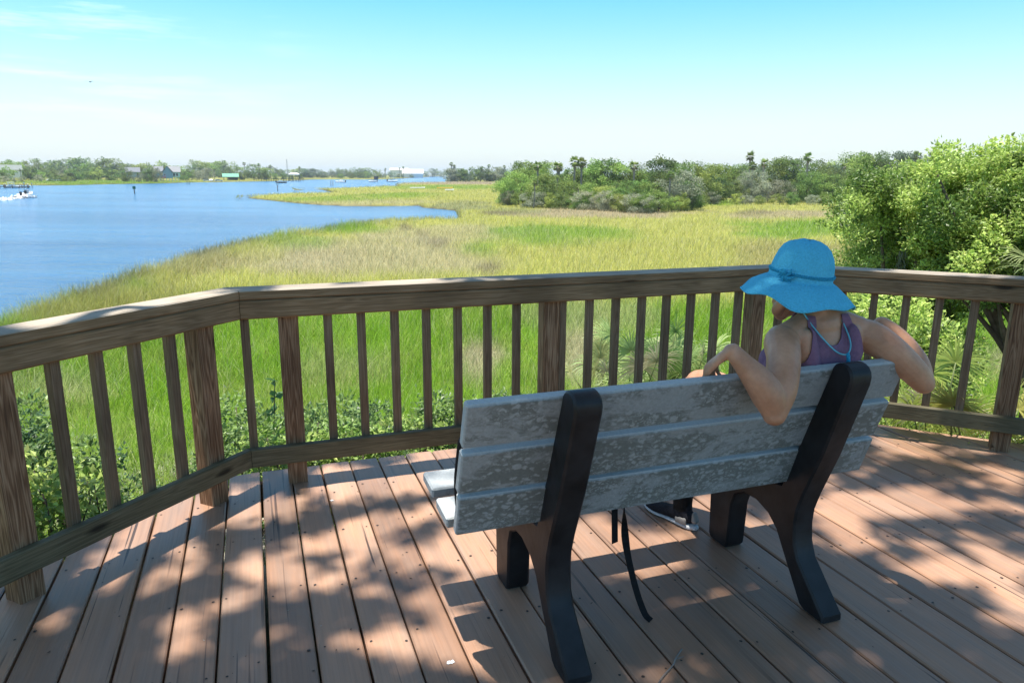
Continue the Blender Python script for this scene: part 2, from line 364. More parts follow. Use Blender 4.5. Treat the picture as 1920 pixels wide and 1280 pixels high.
_w = [gp(x, y, ZM+.55) for x, y in near_bank]+[gp(x, y, ZW) for x, y in tongue]+[gp(x, y, ZM+.6) for x, y in tongue_back]+[gp(x, y, ZW) for x, y in tongue2]+[gp(x, y, ZM+.6) for x, y in tongue2_back]+[gp(x, y, ZW) for x, y in far_bank]
WP = np.array(_w)[:, :2]
def water_sd(x, y):
    """signed distance to the river outline, positive on land"""
    x = np.asarray(x, float); y = np.asarray(y, float); sh = x.shape; x = x.ravel(); y = y.ravel()
    d = np.full(len(x), 1e18); ins = np.zeros(len(x), bool)
    for i in range(len(WP)):
        a_, b_ = WP[i], WP[(i+1) % len(WP)]
        e = b_-a_; t = np.clip(((x-a_[0])*e[0]+(y-a_[1])*e[1])/(e@e), 0, 1)
        d = np.minimum(d, (x-a_[0]-t*e[0])**2+(y-a_[1]-t*e[1])**2)
        c = ((a_[1] > y) != (b_[1] > y)) & (x < (b_[0]-a_[0])*(y-a_[1])/(b_[1]-a_[1]+1e-12)+a_[0])
        ins ^= c
    d = np.sqrt(d); return np.where(ins, -d, d).reshape(sh)
# octagonal deck: railing corner points on the inner face of the rail
C1 = np.array([-1.2171, 3.1681, 0.0]); SIDE = 3.047
ang = {'left': A+math.pi/4, 'mid': A, 'right': A-math.pi/4}
V_ = lambda t: np.array([math.cos(t), math.sin(t), 0]); N_ = lambda t: np.array([-math.sin(t), math.cos(t), 0])
C2 = C1+SIDE*V_(A); C0 = C1-SIDE*V_(ang['left']); C3 = C2+SIDE*V_(ang['right'])
CEN = C1+V_(A)*SIDE/2-N_(A)*SIDE*(1+math.sqrt(2))/2
APO = SIDE*(1+math.sqrt(2))/2
def deck_d(x, y):
    """distance beyond the front sides of the deck"""
    r = None
    for k in (-2, -1, 0, 1, 2):
        nn = N_(A+k*math.pi/4); v = (x-CEN[0])*nn[0]+(y-CEN[1])*nn[1]-APO-(0 if abs(k) < 2 else 3.0)
        r = v if r is None else np.maximum(r, v)
    return r
def hash_noise(x, y, s, seed=0):
    """smooth value noise"""
    x = np.asarray(x)/s; y = np.asarray(y)/s; xi = np.floor(x).astype(int); yi = np.floor(y).astype(int); fx = smooth(x-xi); fy = smooth(y-yi)
    def h(i, j):
        v = np.sin(i*127.1+j*311.7+seed*74.7)*43758.5453; return v-np.floor(v)
    return (h(xi, yi)*(1-fx)+h(xi+1, yi)*fx)*(1-fy)+(h(xi, yi+1)*(1-fx)+h(xi+1, yi+1)*fx)*fy
BD = np.array([-50, 0, .4, 1.2, 3, 6, 10, 14, 17, 1e6]); BZ = np.array([-.55, -.55, -.6, -.85, -1.35, -2.1, -3.0, -3.55, ZM, ZM])
def land_z(x, y):
    x = np.asarray(x, float); y = np.asarray(y, float)
    d = deck_d(x, y); z = np.interp(d, BD, BZ)
    z = z+(hash_noise(x, y, 1.7, 1)-.5)*.16*smooth((d-.3)/2)*smooth((20-d)/6)+(hash_noise(x, y, 9, 2)-.5)*.12*smooth((d-6)/6)
    far = np.hypot(x, y); z = z+smooth((far-250)/250)*.15
    return z
def ground_z(x, y):
    z = land_z(x, y); r = np.hypot(x, y); sd = water_sd(x, y); w = np.maximum(.7, .012*r)
    t = np.clip(sd/w, -2, 1)
    return np.where(t < 1, np.minimum(z, ZW-.05+(np.maximum(z, ZM)-ZW+.05)*t), z)
def on_ground(px, py):
    """point of the ground seen at a pixel of the photograph (march along the ray)"""
    d = ray(px, py); t = 3.0
    for _ in range(4000):
        P = EYEP+d*t
        if P[2] <= ground_z(P[0], P[1]): break
        t *= 1.004
    P = EYEP+d*t; P[2] = float(ground_z(P[0], P[1])); return P
def at_r(px, r):
    """ground point in the direction of column px at ground distance r"""
    d = ray(px, 328); h = math.hypot(d[0], d[1]); x, y = d[0]/h*r, d[1]/h*r
    return np.array([x, y, float(ground_z(x, y))])
def h_for(px, r, ytop, base_z):
    """height of a thing standing at distance r whose top shows at row ytop"""
    d = ray(px, ytop); return EYE+d[2]/math.hypot(d[0], d[1])*r-base_z

# colour of the marsh plants: bright new growth, straw coloured and olive stands
G_ = np.array([.205, .375, .022]); T_ = np.array([.54, .47, .30]); Y_ = np.array([.50, .50, .125]); D_ = np.array([.22, .18, .11]); O_ = np.array([.33, .35, .13]); P_ = np.array([.50, .40, .27])
PATCH = [(700, 490, 290, 40, T_, .68), (560, 485, 110, 25, T_, .4), (860, 440, 190, 16, T_, .55), (640, 428, 90, 10, G_, .8), (545, 458, 80, 16, G_, .5), (480, 475, 60, 20, Y_, .5), (1050, 445, 150, 26, G_, .75), (1500, 428, 140, 20, G_, .85), (1130, 400, 190, 9, P_, .8), (1460, 403, 130, 8, P_, .7),
         (1230, 482, 330, 32, Y_, .9), (1500, 480, 130, 25, np.array([.38, .34, .13]), .7), (905, 470, 45, 14, G_, .55), (915, 507, 28, 12, D_, .6), (792, 440, 14, 9, D_, .4), (822, 458, 18, 9, D_, .45), (760, 427, 14, 6, D_, .6), (1412, 400, 45, 6, D_, .6), (190, 342, 190, 5, G_*.95, .85), (620, 374, 100, 6, G_, .6), (770, 366, 110, 5, G_, .7), (840, 351, 120, 4, G_, .75), (860, 343, 120, 3.2, P_, .9),
         (700, 380, 160, 5, T_, .5), (870, 384, 60, 9, np.array([.33, .34, .16]), .8), (870, 368, 90, 8, Y_, .8), (960, 396, 60, 6, O_, .7), (930, 400, 40, 4, D_, .7), (900, 690, 60, 45, T_, .85), (1090, 690, 70, 55, T_, .8), (1100, 600, 130, 30, T_, .35), (140, 575, 260, 62, np.array([.42, .41, .12]), .9), (330, 500, 130, 30, np.array([.42, .38, .17]), .7), (250, 545, 60, 16, G_, .5), (120, 740, 120, 26, T_, .4), (640, 700, 90, 30, T_, .25), (1340, 380, 60, 7, G_, .7), (1300, 430, 60, 12, Y_, .7), (1880, 690, 50, 30, T_, .6), (1560, 520, 200, 26, np.array([.38, .34, .13]), .5)]
def marsh_colour(x, y, z):
    P = np.stack([x, y, z], 1); px, py = project(P)
    c = np.empty((len(x), 3)); c[:] = Y_
    k = smooth((py-548)/40)[:, None]; g2 = smooth((hash_noise(x, y, 1.1, 21)*.6+hash_noise(x, y, .4, 22)*.4-.42)/.3)[:, None]*.55; c = c*(1-k)+(G_*(1-g2)+np.array([.36, .43, .10])*g2)*k
    c = c*(.78+.44*hash_noise(x, y, .55, 11)*.6+.44*hash_noise(x, y, 2.2, 12)*.5)[:, None]
    wob = (hash_noise(x, y, 6, 3)-.5)*1.1+(hash_noise(x, y, 1.5, 4)-.5)*.7
    for (cx, cy, rx, ry, colr, am) in PATCH:
        q = ((px-cx)/rx)**2+((py-cy)/ry)**2
        w = (smooth(1.35-q+wob*1.0)*am)[:, None]; c = c*(1-w)+colr*w
    return c, py

# one sheet of ground out to the horizon
def build_ground():
    az = np.concatenate([np.linspace(-math.pi, -.78, 70)[:-1], np.linspace(-.78, .78, 620), np.linspace(.78, math.pi, 70)[1:]])
    rr = np.concatenate([[0.02], np.geomspace(.6, 9000, 330)])
    Rg, Ag = np.meshgrid(rr, az, indexing='ij'); X = Rg*np.sin(Ag); Yy = Rg*np.cos(Ag)
    Z = ground_z(X, Yy); sd = water_sd(X, Yy)
    nr, na = X.shape; V = np.stack([X.ravel(), Yy.ravel(), Z.ravel()], 1)
    i, j = np.meshgrid(np.arange(nr-1), np.arange(na-1), indexing='ij'); b = (i*na+j).ravel()
    Q = np.stack([b, b+1, b+na+1, b+na], 1)
    seam = np.arange(nr-1)*na; Q = np.concatenate([Q, np.stack([seam+na-1, seam, seam+na, seam+2*na-1], 1)])
    col, py = marsh_colour(V[:, 0], V[:, 1], V[:, 2]); d = deck_d(V[:, 0], V[:, 1]); sd = sd.ravel()
    sand = np.array([.36, .33, .28]); soil = np.array([.10, .085, .055])
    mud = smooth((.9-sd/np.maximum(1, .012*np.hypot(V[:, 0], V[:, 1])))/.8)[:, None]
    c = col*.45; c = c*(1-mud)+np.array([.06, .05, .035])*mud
    nb = smooth((8-d)/4)[:, None]; s2 = smooth((hash_noise(V[:, 0], V[:, 1], .8, 9)-.4)/.3)[:, None]*.75
    near = soil*(1-s2)+sand*s2; c = c*(1-nb)+near*nb
    c = np.concatenate([c, np.ones((len(c), 1))], 1)
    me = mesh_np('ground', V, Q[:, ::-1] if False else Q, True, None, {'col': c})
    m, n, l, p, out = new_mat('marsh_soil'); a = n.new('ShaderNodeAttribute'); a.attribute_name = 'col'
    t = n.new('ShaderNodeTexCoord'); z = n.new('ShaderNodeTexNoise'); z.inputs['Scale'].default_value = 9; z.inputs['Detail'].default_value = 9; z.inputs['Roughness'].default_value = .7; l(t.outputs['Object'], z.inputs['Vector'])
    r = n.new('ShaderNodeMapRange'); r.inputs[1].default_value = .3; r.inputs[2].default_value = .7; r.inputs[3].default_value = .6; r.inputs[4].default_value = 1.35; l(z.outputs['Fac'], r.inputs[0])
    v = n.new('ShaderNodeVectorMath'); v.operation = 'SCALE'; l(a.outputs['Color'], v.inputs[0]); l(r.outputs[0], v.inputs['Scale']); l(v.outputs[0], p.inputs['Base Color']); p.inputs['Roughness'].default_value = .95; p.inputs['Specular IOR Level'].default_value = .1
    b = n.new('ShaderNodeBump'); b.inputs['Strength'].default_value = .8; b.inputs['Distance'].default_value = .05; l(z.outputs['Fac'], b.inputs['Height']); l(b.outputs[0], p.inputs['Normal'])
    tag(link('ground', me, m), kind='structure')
build_ground()

def build_water():
    pts = WP; lo = pts.min(0)-60; hi = pts.max(0)+60
    V = [(-3200, 2, ZW), (2500, 2, ZW), (2500, 6500, ZW), (-3200, 6500, ZW)]
    me = mesh_np('water', V, np.array([[0, 1, 2, 3]]))
    m, n, l, p, out = new_mat('river_water')
    p.inputs['Base Color'].default_value = (.035, .115, .27, 1); p.inputs['Roughness'].default_value = .15; p.inputs['IOR'].default_value = 1.33; p.inputs['Specular IOR Level'].default_value = .5
    t = n.new('ShaderNodeTexCoord')
    def wave(sc, rot, s2, det):
        mp = n.new('ShaderNodeMapping'); mp.inputs['Scale'].default_value = sc; mp.inputs['Rotation'].default_value = (0, 0, rot); l(t.outputs['Object'], mp.inputs['Vector'])
        z = n.new('ShaderNodeTexNoise'); z.inputs['Scale'].default_value = s2; z.inputs['Detail'].default_value = det; z.inputs['Roughness'].default_value = .6; l(mp.outputs[0], z.inputs['Vector']); return z.outputs['Fac']
    a1 = wave((.45, 1.2, 1), .35, 1.7, 7); a2 = wave((.12, .4, 1), .2, .9, 3)
    ad = n.new('ShaderNodeMath'); ad.operation = 'MULTIPLY_ADD'; ad.inputs[1].default_value = 1.8; l(a2, ad.inputs[0]); l(a1, ad.inputs[2])
    b = n.new('ShaderNodeBump'); b.inputs['Strength'].default_value = 1.0; b.inputs['Distance'].default_value = .75; l(ad.outputs[0], b.inputs['Height']); l(b.outputs[0], p.inputs['Normal'])
    # shoals and wind lanes change the water's own colour a little
    s = wave((.012, .05, 1), .25, 1.0, 4); mx = n.new('ShaderNodeMix'); mx.data_type = 'RGBA'; mx.inputs[6].default_value = (.026, .135, .30, 1); mx.inputs[7].default_value = (.05, .205, .40, 1)
    r = n.new('ShaderNodeMapRange'); r.inputs[1].default_value = .38; r.inputs[2].default_value = .62; l(s, r.inputs[0]); l(r.outputs[0], mx.inputs[0]); l(mx.outputs[2], p.inputs['Base Color'])
    tag(link('water', me, m), kind='structure')
build_water()

# ------------------------------------------------------------------ marsh grass (uncountable)
def blades(B, h, w, lean_dir, lean, col, segs, bend):
    """B bases (n,3). returns verts, polys list, colours. Each blade is a tapering strip that bends over."""
    n = len(B); side = np.stack([-np.sin(lean_dir), np.cos(lean_dir), np.zeros(n)], 1); fw = np.stack([np.cos(lean_dir), np.sin(lean_dir), np.zeros(n)], 1)
    # random twist of the blade's face
    tw = rng.uniform(0, 2*np.pi, n); side = np.stack([np.cos(tw), np.sin(tw), np.zeros(n)], 1)
    rows = []; cols = []
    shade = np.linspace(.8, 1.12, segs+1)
    for k in range(segs+1):
        t = k/segs; a_ = lean+bend*t*.5
        c = B+(fw*np.sin(a_)[:, None]+np.array([0, 0, 1.])*np.cos(a_)[:, None])*(h*t)[:, None]
        if k < segs:
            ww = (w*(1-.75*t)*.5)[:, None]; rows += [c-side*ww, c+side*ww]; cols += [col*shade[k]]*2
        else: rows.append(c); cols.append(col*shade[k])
    m = len(rows); V = np.stack(rows, 1).reshape(-1, 3); Cc = np.stack(cols, 1).reshape(-1, 3); base = (np.arange(n)*m)[:, None]
    quads = [base+np.array([[2*k, 2*k+1, 2*k+3, 2*k+2]]) for k in range(segs-1)]
    tri = base+np.array([[2*segs-2, 2*segs-1, 2*segs]])
    return V, (np.concatenate(quads) if quads else np.zeros((0, 4), int)), tri, Cc

def build_grass(name):
    VV, QQ, TT, CC = [], [], [], []; off = 0
    edges = np.concatenate([np.arange(331, 345, 1.0), np.arange(345, 400, 2.5), np.arange(400, 560, 8), np.arange(560, 1120, 20)])
    for y0, y1 in zip(edges[:-1], edges[1:]):
        r = abs((EYE-ZM)/math.tan(math.atan((.5*(y0+y1)-640)/F)+PITCH)); r = min(r, 1500)
        if y0 > 700: r = max(4.0, r*.72)
        hh = .7; wd = max(.0075, .00055*r); hp = hh*F/r; wp = wd*F/r
        cover = np.interp(r, [5, 12, 40, 150], [4.2, 3.6, 2.6, 2.0])
        xs0, xs1 = -420, 2340
        nb = int((y1-y0)*(xs1-xs0)*cover/(.55*hp*wp))
        px = rng.uniform(xs0, xs1, nb); py = rng.uniform(y0, y1, nb)
        d = Rr[None]*(px-960)[:, None]-Ur[None]*(py-640)[:, None]+W0[None]*F; d /= F
        ok = d[:, 2] < -1e-4; d = d[ok]
        t = (EYE-ZM)/-d[:, 2]
        for _ in range(10):
            X = d[:, 0]*t; Yy = d[:, 1]*t; t = .5*t+.5*(EYE-land_z(X, Yy))/-d[:, 2]
        X = d[:, 0]*t; Yy = d[:, 1]*t; Z = land_z(X, Yy); rr = np.hypot(X, Yy); sd = water_sd(X, Yy); dd = deck_d(X, Yy)
        ok = (sd > -.05) & (rr < 1400) & (dd > 2.2+1.6*hash_noise(X, Yy, 1.5, 5)) & ((rr < 700) | (sd < 60))
        X, Yy, Z, rr, sd, dd = X[ok], Yy[ok], Z[ok], rr[ok], sd[ok], dd[ok]
        ex_ = np.nonzero((sd < 2.2) & (rr < 90))[0]; ex_ = np.tile(ex_, 3); jx = rng.normal(0, .18, (len(ex_), 2)); X = np.concatenate([X, X[ex_]+jx[:, 0]]); Yy = np.concatenate([Yy, Yy[ex_]+jx[:, 1]]); Z = np.concatenate([Z, Z[ex_]]); rr = np.concatenate([rr, rr[ex_]]); dd = np.concatenate([dd, dd[ex_]]); sd = np.concatenate([sd, sd[ex_]]); nb = len(X)
        if not nb: continue
        c, py2 = marsh_colour(X, Yy, Z)
        far_shore = (rr > 200)
        hgt = np.interp(rr, [0, 30, 120], [1, .95, .72])*(.62+.35*hash_noise(X, Yy, 4, 6))*rng.uniform(.65, 1.15, nb)
        hgt *= np.interp(dd, [0, 5, 12, 20], [.45, .62, .8, 1.0])
        edge = smooth((1.6-sd)/1.2)                                           # dark needle rush along the water's edge
        k = (edge*rng.uniform(.2, .9, nb)*(hash_noise(X, Yy, 5, 8) > .45))[:, None]; c = c*(1-k)+np.array([.12, .115, .06])*k; hgt *= 1+.25*edge
        dry = rng.random(nb) < np.where(py2 > 560, .12, .26); c[dry] = c[dry]*.45+np.array([.58, .53, .37])*.55
        low = rng.random(nb) < np.where(py2 > 560, .24, .10); c[low] *= .52  # random blades coloured darker, painting in the shadow among the stems
        c *= rng.uniform(.78, 1.25, nb)[:, None]; c = np.clip(c*1.08, 0, .72)
        B = np.stack([X, Yy, Z-.03], 1); ld = rng.normal(.4, 1.9, nb); lean = np.abs(rng.normal(.20, .22, nb)); bend = np.abs(rng.normal(.7, .5, nb))
        w = np.maximum(.0075, .00055*rr)*rng.uniform(.7, 1.3, nb)
        segs = 3 if r < 22 else (2 if r < 60 else 1)
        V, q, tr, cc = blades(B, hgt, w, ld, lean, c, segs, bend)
        VV.append(V); CC.append(cc)
        if len(q): QQ.append(q+off)
        TT.append(tr+off); off += len(V)
    V = np.concatenate(VV); C = np.concatenate([np.concatenate(CC), np.ones((off, 1))], 1)
    me = mesh_np(name, V, [np.concatenate(QQ), np.concatenate(TT)], True, None, {'col': C})
    print('grass verts', off)
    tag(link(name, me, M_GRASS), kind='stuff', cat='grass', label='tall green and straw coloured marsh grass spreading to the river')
build_grass('marsh_grass')

# ------------------------------------------------------------------ deck
OFF = .235
def oct_sd(s_n):       # not used outside: half planes of the deck outline in (s,n)
    pass
HP = []                                   # (normal in (s,n), limit)
cs = np.array([CEN@us, CEN@un])
for k in range(8):
    th = k*math.pi/4; nn = np.array([-math.sin(th), math.cos(th)]); HP.append((nn, cs@nn+APO+OFF))
def clip_n(s):
    lo, hi = -1e9, 1e9
    for nn, lim in HP:
        if abs(nn[1]) < 1e-9:
            if s*nn[0] > lim: return None
            continue
        v = (lim-s*nn[0])/nn[1]
        if nn[1] > 0: hi = min(hi, v)
        else: lo = max(lo, v)
    return (lo, hi) if hi > lo+.02 else None
def build_deck():
    V, P4, G, T, MI = [], [], [], [], []; rg = np.random.default_rng(3); nv = 0
    s = cs[0]-APO-OFF+.01; step = .1475; nb = 0
    # start so that the wide gap of the photograph falls where it is
    base = gp(503, 1280)@us
    k0 = int((base-s)/step)+1; s = base-k0*step
    while s < cs[0]+APO+OFF:
        gap = rg.uniform(.006, .011)
        if abs(s-base) < .01: gap = .018
        a0, a1 = s+gap/2, s+step-rg.uniform(.002, .0035)
        c0, c1 = clip_n(a0), clip_n(a1)
        s += step
        if c0 is None or c1 is None: continue
        ch = .005; off = rg.uniform(-50, 50, 3); tone = rg.uniform(.80, 1.12); dz = rg.uniform(-.002, .002)
        ns = 14; cup = rg.uniform(-.001, .0015)
        prof = [(0, -.038), (0, -ch), (ch, 0), (.3, cup), (.7, cup), (1-1e-9, 0), (1, -ch), (1, -.038)]
        W = a1-a0
        xs = [0, 0, ch, W*.33, W*.67, W-ch, W, W]; zs = [-.038, -ch, 0, cup, cup, 0, -ch, -.038]
        for r in range(ns+1):
            f = r/ns
            for x, z in zip(xs, zs):
                q = x/W; lo = c0[0]+(c1[0]-c0[0])*q; hi = c0[1]+(c1[1]-c0[1])*q; nn = lo+(hi-lo)*f
                V.append(L(a0+x, nn, z+dz)); G.append((nn+off[0], x+off[1], z+off[2])); T.append(tone)
        for r in range(ns):
            for i in range(7):
                b = nv+r*8+i; P4.append((b, b+8, b+9, b+1)); MI.append(0)
        e0 = [nv+i for i in range(8)]; e1 = [nv+ns*8+i for i in range(8)]
        for e, fl in ((e0, 0), (e1, 1)):
            for a_, b_, c_, d_ in ((0, 1, 6, 7), (1, 2, 5, 6), (2, 3, 4, 5)):
                q = (e[a_], e[b_], e[c_], e[d_]); P4.append(q if not fl else q[::-1]); MI.append(0)
        nv += 8*(ns+1)
        # deck screws, two a joist
        for j in np.arange(-4, 4.2, .405):
            for q in (.16, .84):
                ps = a0+W*(q+rg.uniform(-.06, .06)); pn_ = j+rg.uniform(-.03, .03)
                if not (max(c0[0], c1[0])+.03 < pn_ < min(c0[1], c1[1])-.03) or rg.random() < .12: continue
                rad = rg.uniform(.0035, .006); z = dz+max(0, cup)+.0012
                for t in range(6): V.append(L(ps+rad*math.cos(t*1.047)*rg.uniform(.8, 1.2), pn_+rad*math.sin(t*1.047)*rg.uniform(.8, 1.2), z)); G.append((0, 0, 0)); T.append(1)
                P4.append((nv, nv+1, nv+2, nv+3)); MI.append(1); P4.append((nv, nv+3, nv+4, nv+5)); MI.append(1); nv += 6
    me = mesh_np('deck', np.array(V), np.array(P4), False, MI, {'grain': np.array(G), 'tone': np.array(T)})
    tag(link('deck', me, [M_DECK, M_SCREW]), kind='structure')
build_deck()
# rim joist that closes the deck's edge
def rim():
    mb = MB(); rad = (APO+OFF-.0)/math.cos(math.pi/8)
    for k in range(8):
        th = A+k*math.pi/4; nn = N_(th); v = V_(th); half = (APO+OFF-.03)*math.tan(math.pi/8)
        mb.box(CEN+nn*(APO+OFF-.03)-uz*.135, [v, nn, uz], (half, .019, .092), .003, seed=k)
    o = mb.build('deck_rim', M_RAIL); tag(o, kind='structure')
rim()

# ------------------------------------------------------------------ railing
ZT, ZB, ZR, ZLT, ZLB = .96, .918, .829, .208, .119
rail = tag(empty('deck_railing', tuple(C1)), 'weathered brown timber railing with square balusters around the deck edge', 'railing')
def rail_part(mb, name, mat): return local(rail, mb.build(name, mat, rail))
def section(P, Q, th, posts, bals, first):
    v, nn = V_(th), N_(th); Ln = np.linalg.norm(Q-P); t8 = math.tan(math.pi/8)
    sd_ = {'n': first}
    def board(name, mat, n0, n1, z0, z1, seed, ch=.004):
        # mitred plank, chamfered
        mb = MB()
        prof = [(n0, z0+ch), (n0, z1-ch), (n0+ch, z1), (n1-ch, z1), (n1, z1-ch), (n1, z0+ch), (n1-ch, z0), (n0+ch, z0)]
        ns = 10; V, G = [], []; o = np.random.default_rng(seed).uniform(-40, 40, 3)
        for r in range(ns+1):
            for (pn_, pz) in prof:
                t0 = -pn_*t8+.0015; t1 = Ln+pn_*t8-.0015; t = t0+(t1-t0)*r/ns
                V.append(P+v*t+nn*pn_+uz*pz); G.append(np.array([t, pn_, pz])+o)
        polys = [(r*8+i, (r+1)*8+i, (r+1)*8+(i+1) % 8, r*8+(i+1) % 8) for r in range(ns) for i in range(8)]
        polys += [tuple(range(8)), tuple(ns*8+i for i in range(7, -1, -1))]
        mb.add(V, polys, G); o_ = rail_part(mb, name, mat)
        if name == 'cap_rail':                                # only the weathered upper faces are bleached
            o_.data.materials.append(M_RAIL)
            for p_ in o_.data.polygons: p_.material_index = 0 if p_.normal[2] > .6 else 1
        return o_
    board('cap_rail', M_CAP, -.004, .140, ZB+.001, ZT, first)
    board('top_rail', M_RAIL, .001, .039, ZR, ZB-.0015, first+1, .007)
    board('bottom_rail', M_LOWRAIL, 0, .038, ZLB, ZLT, first+2)
    for i, t in enumerate(posts):
        mb = MB(); c = P+v*t+nn*(.040+.0445)
        zb = -.04; mb.box(c+uz*(zb+ZB-.004)/2, [uz, v, nn], ((ZB-.004-zb)/2, .0445, .0445), .004, seed=first+20+i); rail_part(mb, 'post', M_POST)
    for i, t in enumerate(bals):
        mb = MB(); r_ = np.random.default_rng(first*7+i); c = P+v*(t+r_.normal(0, .002))+nn*(.0395+.0195)
        tw = r_.normal(0, .02); vv = v*math.cos(tw)+nn*math.sin(tw)
        mb.box(c+uz*(.125+ZB-.008)/2+vv*0, [uz, vv, np.cross(uz, vv)], ((ZB-.008-.125)/2, .0192, .0192), .003, seed=first+60+i); rail_part(mb, 'baluster', M_GREYPOST)
sp = .1591
section(C1, C2, A, [.205, 1.53, 2.845], [.014]+[.3828+sp*i for i in range(7)]+[1.592]+[1.7538+sp*i for i in range(7)]+[3.0], 100)
section(C0, C1, ang['left'], [SIDE-t for t in (.16, 1.005, 2.0, 2.85)], [SIDE-t for t in (.335, .493, .655, .818, 1.16, 1.32, 1.48, 1.64, 1.80, 2.17, 2.33, 2.49, 2.65)], 300)
section(C2, C3, ang['right'], [.24, 1.135, 2.05, 2.85], [.06, .43, .592, .753, .917, 1.30, 1.46, 1.62, 1.78, 2.2, 2.36, 2.52, 2.68], 500)

# ------------------------------------------------------------------ bench
bench = tag(empty('park_bench', tuple(L(1.27, 2.0, 0))), 'grey slatted park bench with black leg frames seen from behind', 'bench')
BS0, BS1 = .503, 2.04
def slat(name, c_n, c_z, d_n, d_z, half_w, half_t, seed, back):
    d = d_n*un+d_z*uz; d /= np.linalg.norm(d); nt_ = np.cross(us, d)          # us, width, thickness (forward / up)
    mb = MB(); rg = np.random.default_rng(seed); ds = rg.uniform(-.004, .004)
    mb.box(L((BS0+BS1)/2+ds, c_n, c_z), [us, d, nt_], ((BS1-BS0)/2, half_w, half_t), .006, seed=seed)
    me = mb.mesh(name)
    # the sunny top edges and the sawn ends stay clean; the shaded back carries lichen
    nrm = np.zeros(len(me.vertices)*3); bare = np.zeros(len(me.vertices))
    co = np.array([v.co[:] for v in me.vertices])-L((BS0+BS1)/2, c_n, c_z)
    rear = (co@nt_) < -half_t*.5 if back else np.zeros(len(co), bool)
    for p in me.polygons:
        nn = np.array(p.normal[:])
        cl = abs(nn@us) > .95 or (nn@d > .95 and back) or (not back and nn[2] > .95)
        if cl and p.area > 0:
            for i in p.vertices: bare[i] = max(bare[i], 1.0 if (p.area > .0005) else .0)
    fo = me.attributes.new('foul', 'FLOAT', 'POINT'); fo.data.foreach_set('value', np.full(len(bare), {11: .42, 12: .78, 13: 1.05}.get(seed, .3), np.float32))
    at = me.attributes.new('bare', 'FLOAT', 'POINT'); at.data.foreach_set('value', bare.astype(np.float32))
    o = link(name, me, M_SLAT, bench); return local(bench, o)
kb = math.hypot(.336, .942)
for i, (n0, z0, n1, z1) in enumerate([(1.752, .872, 1.800, .732), (1.805, .714, 1.856, .572), (1.8595, .558, 1.905, .418)]):
    dn, dz = n0-n1, z0-z1; hw = math.hypot(dn, dz)/2; ht = .0175
    tn, tz = dz/math.hypot(dn, dz), -dn/math.hypot(dn, dz)                    # forward normal of the slat
    slat('back_slat', (n0+n1)/2+tn*ht, (z0+z1)/2+tz*ht, dn, dz, hw, ht, 11+i, True)
for i, (nc, zc) in enumerate([(2.270, .428), (2.066, .420)]):
    slat('seat_slat', nc, zc, .998, .045, .0705, .0185, 21+i, False)
# clean faces on one slat end up only where polygons do not share corners, so split them
FR = [(1.757, .862), (1.753, .878), (1.743, .890), (1.729, .8975), (1.712, .900), (1.695, .897), (1.681, .889), (1.671, .876), (1.667, .860), (1.670, .835), (1.755, .57), (1.822, .40), (1.842, .335), (1.846, .28), (1.838, .215), (1.815, .165), (1.676, .025), (1.674, .004), (1.685, 0), (1.765, 0), (1.790, .012), (1.90, .170), (1.935, .222), (1.985, .262),
      (2.06, .285), (2.13, .280), (2.178, .250), (2.196, .20), (2.205, .02), (2.222, 0), (2.312, 0), (2.330, .02), (2.338, .20), (2.338, .385), (2.325, .404), (1.985, .392), (1.93, .40)]
for sc in (.818, 1.755):
    mb = MB(); poly = np.array(FR); half = .043
    k = len(poly); inset = .007
    # rounded edges: a slightly smaller outline on the side faces
    nx = np.roll(poly, -1, 0)-np.roll(poly, 1, 0); nl = np.stack([nx[:, 1], -nx[:, 0]], 1); nl /= np.linalg.norm(nl, axis=1)[:, None]
    area = .5*np.sum(poly[:, 0]*np.roll(poly[:, 1], -1)-np.roll(poly[:, 0], -1)*poly[:, 1]); sg = 1 if area < 0 else -1
    inner = poly+nl*inset*sg
    rings = [(inner, -half), (poly, -half+inset), (poly, half-inset), (inner, half)]
    V = np.concatenate([np.array([L(sc+ds, p[0], p[1]) for p in pl]) for pl, ds in rings])
    P = [tuple(range(k)), tuple(3*k+i for i in range(k-1, -1, -1))]
    for r in range(3): P += [(r*k+i, (r+1)*k+i, (r+1)*k+(i+1) % k, r*k+(i+1) % k) for i in range(k)]
    if sg > 0: P = [tuple(reversed(p)) for p in P]
    mb.add(V, P); lo_ = local(bench, mb.build('leg_frame', M_BLACKPL, bench, True))
    try: lo_.data.set_sharp_from_angle(angle=math.radians(38))
    except Exception: pass

